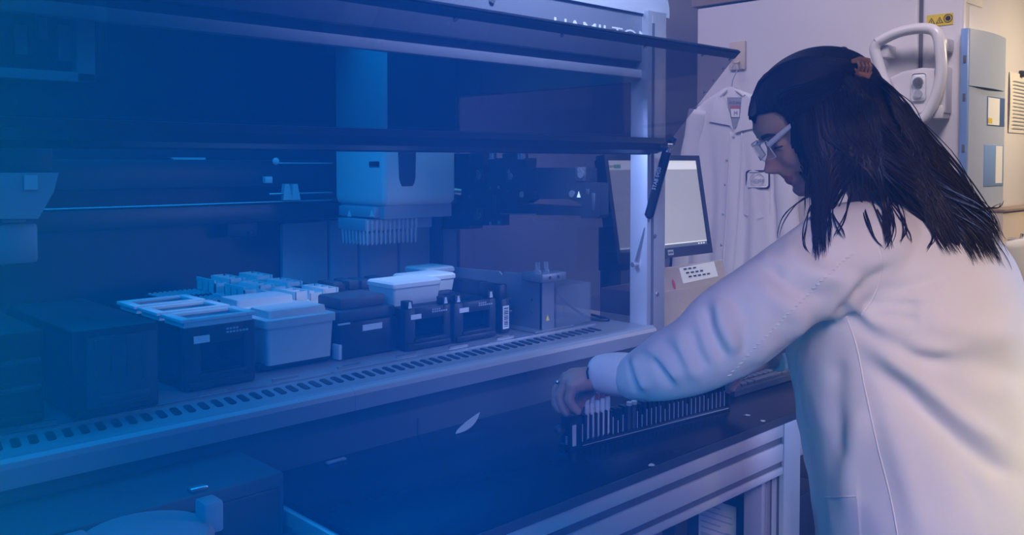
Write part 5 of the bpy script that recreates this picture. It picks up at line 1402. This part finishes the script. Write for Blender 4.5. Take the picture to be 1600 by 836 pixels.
hair = core.obj('hair', 'hair', wm, ang=60)
# claw clip
b = B(); q = onHair(1345, 106, .004, 1.5)
for s in (-1, 1):
    b.tube([q + RT * (-.014) + UP * (.006 * s + .004), q + RT * (-.004) + UP * (.012 * s) - FW * .008, q + RT * .008 + UP * (.012 * s - .002) - FW * .008, q + RT * .016 + UP * (.003 * s - .004)], [.004, .0055, .0055, .003], 10)
for k in range(4): b.tube([q + RT * (-.008 + .006 * k) + UP * .012 - FW * .006, q + RT * (-.007 + .006 * k) - FW * .014, q + RT * (-.008 + .006 * k) - UP * .012 - FW * .006], [.0024, .003, .002], 8)
b.obj('hair_clip', 'clip', wm)
# ================================================================== light
def area(name, loc, target, sx, sy, power, col, spread=180):
    l = bpy.data.lights.new(name, 'AREA'); l.shape = 'RECTANGLE'; l.size = sx; l.size_y = sy; l.energy = power; l.color = col; l.spread = math.radians(spread)
    o = bpy.data.objects.new(name, l); COL.objects.link(o); o.location = loc
    d = V(target) - V(loc); o.rotation_euler = d.to_track_quat('-Z', 'Y').to_euler() if abs(d.normalized().z) < .999 else (0, 0, 0)
    return o

LAMPS = [
 ('added_camera_fill', (.2, -.4, 1.9), (1.65, .55, 1.0), .35, .35, 42),  # added fill from the camera side, lifts her coat
 ('ceiling_spot', (2.1, .2, 2.70), (1.8, .5, 1.1), .5, .5, 55),
 ('shelf_lamp', (3.35, .35, 1.95), (3.25, 1.0, 1.45), .3, .10, 120),
 ('added_side_fill', (2.7, -.4, 1.5), (1.75, .5, 1.1), .4, .4, 45),  # fill added low on the right; its tint is bluish
 ('added_blue_beam', (.12, .47, 2.70), (.12, .47, 0), 1.0, .52, 8),  # added blue beam, makes the haze glow between camera and robot
 ('added_teal_beam', (-.38, .47, 2.68), (-.38, .47, 0), 1.0, .52, 8),  # added teal beam, tints the haze at far left
 ('added_deck_fill', (.5, 1.72, H + .33), (.5, 1.72, 0), 1.9, .3, 160),  # made-up blue fill over the deck, not a fitting of the robot
 ('added_left_fill', (-.9, -.1, 1.9), (.3, 1.4, .9), .8, .8, 70),  # blue fill added to tint the robot's left side
 ('added_robot_fill', (1.5, 1.62, H + .33), (1.5, 1.62, 0), .3, .4, 160),  # weak fill added above the right part of the deck
 ('added_bench_fill', (1.9, 1.9, 2.70), (2.7, 2.0, 1.2), .8, .4, 140),  # invented wash for freezer, bench and back wall
 ('added_door_fill', (2.0, .55, 2.70), (2.84, 1.08, 1.5), .5, .4, 70),  # wash added to brighten the freezer front
 ('added_post_fill', (-.3, .1, 1.7), (1.7, 1.3, 1.2), .3, .3, 36),  # narrow light added to lift the post and rail
 ('added_low_fill', (.3, -.6, .8), (1.5, .66, .66), .3, .3, 34),  # low fill added for the table rail and lower coat
 ('added_coat_fill', (1.3, -1.2, 1.5), (1.92, .5, .72), .4, .4, 36),  # added to brighten the back of her coat
 ('added_cover_fill', (1.1, .5, 2.70), (1.35, 1.35, 1.8), .4, .3, 60),  # put in so the sign and top cover come out brighter
 ('added_inner_fill', (1.15, 1.42, H + .25), (1.70, 1.33, H - .1), .05, .2, 50)]  # added inside the robot to brighten the post face
KL = [(1.271, 0.936, 0.929), (0.0, 0.0, 0.0), (3.769, 3.112, 2.163), (0.552, 0.761, 1.679), (0.0, 10.109, 42.497), (0.0, 18.942, 0.0), (0.0, 1.998, 5.842), (0.0, 0.996, 3.65), (0.019, 0.102, 0.072), (6.323, 5.863, 8.566), (3.191, 2.883, 3.507), (0.18, 0.147, 0.41), (0.089, 0.069, 0.364), (1.909, 1.983, 0.6), (1.752, 4.671, 8.821), (0.21, 0.297, 0.645)]
KL = list(KL) + [(0, 0, 0)] * (len(LAMPS) - len(KL))
KL[14] = (3.4, 4.5, 8.0)
for (nm, lo, ta, sx_, sy_, sp), kc in zip(LAMPS, KL):
    pw = max(kc)
    if pw > 0: area(nm, lo, ta, sx_, sy_, pw, tuple(c / pw for c in kc), sp)
w = bpy.data.worlds.new('world'); SC.world = w; w.use_nodes = True
nt = w.node_tree; nt.nodes.clear()
out = nt.nodes.new('ShaderNodeOutputWorld'); vs = nt.nodes.new('ShaderNodeVolumeScatter')
vs.inputs['Color'].default_value = (.35, .6, 1, 1); vs.inputs['Density'].default_value = .05  # added haze, catches the coloured beams to make the blue cast
nt.links.new(vs.outputs[0], out.inputs['Volume'])
bg = nt.nodes.new('ShaderNodeBackground'); bg.inputs[0].default_value = (0, 0, 0, 1); nt.links.new(bg.outputs[0], out.inputs['Surface'])
vw = SC.view_settings; vw.view_transform = 'Standard'; vw.look = 'None'; vw.exposure = 0; vw.gamma = 1; vw.use_curve_mapping = False
SC.cycles.max_bounces = 8; SC.cycles.transparent_max_bounces = 12; SC.cycles.volume_bounces = 0
SC.cycles.sample_clamp_indirect = 4
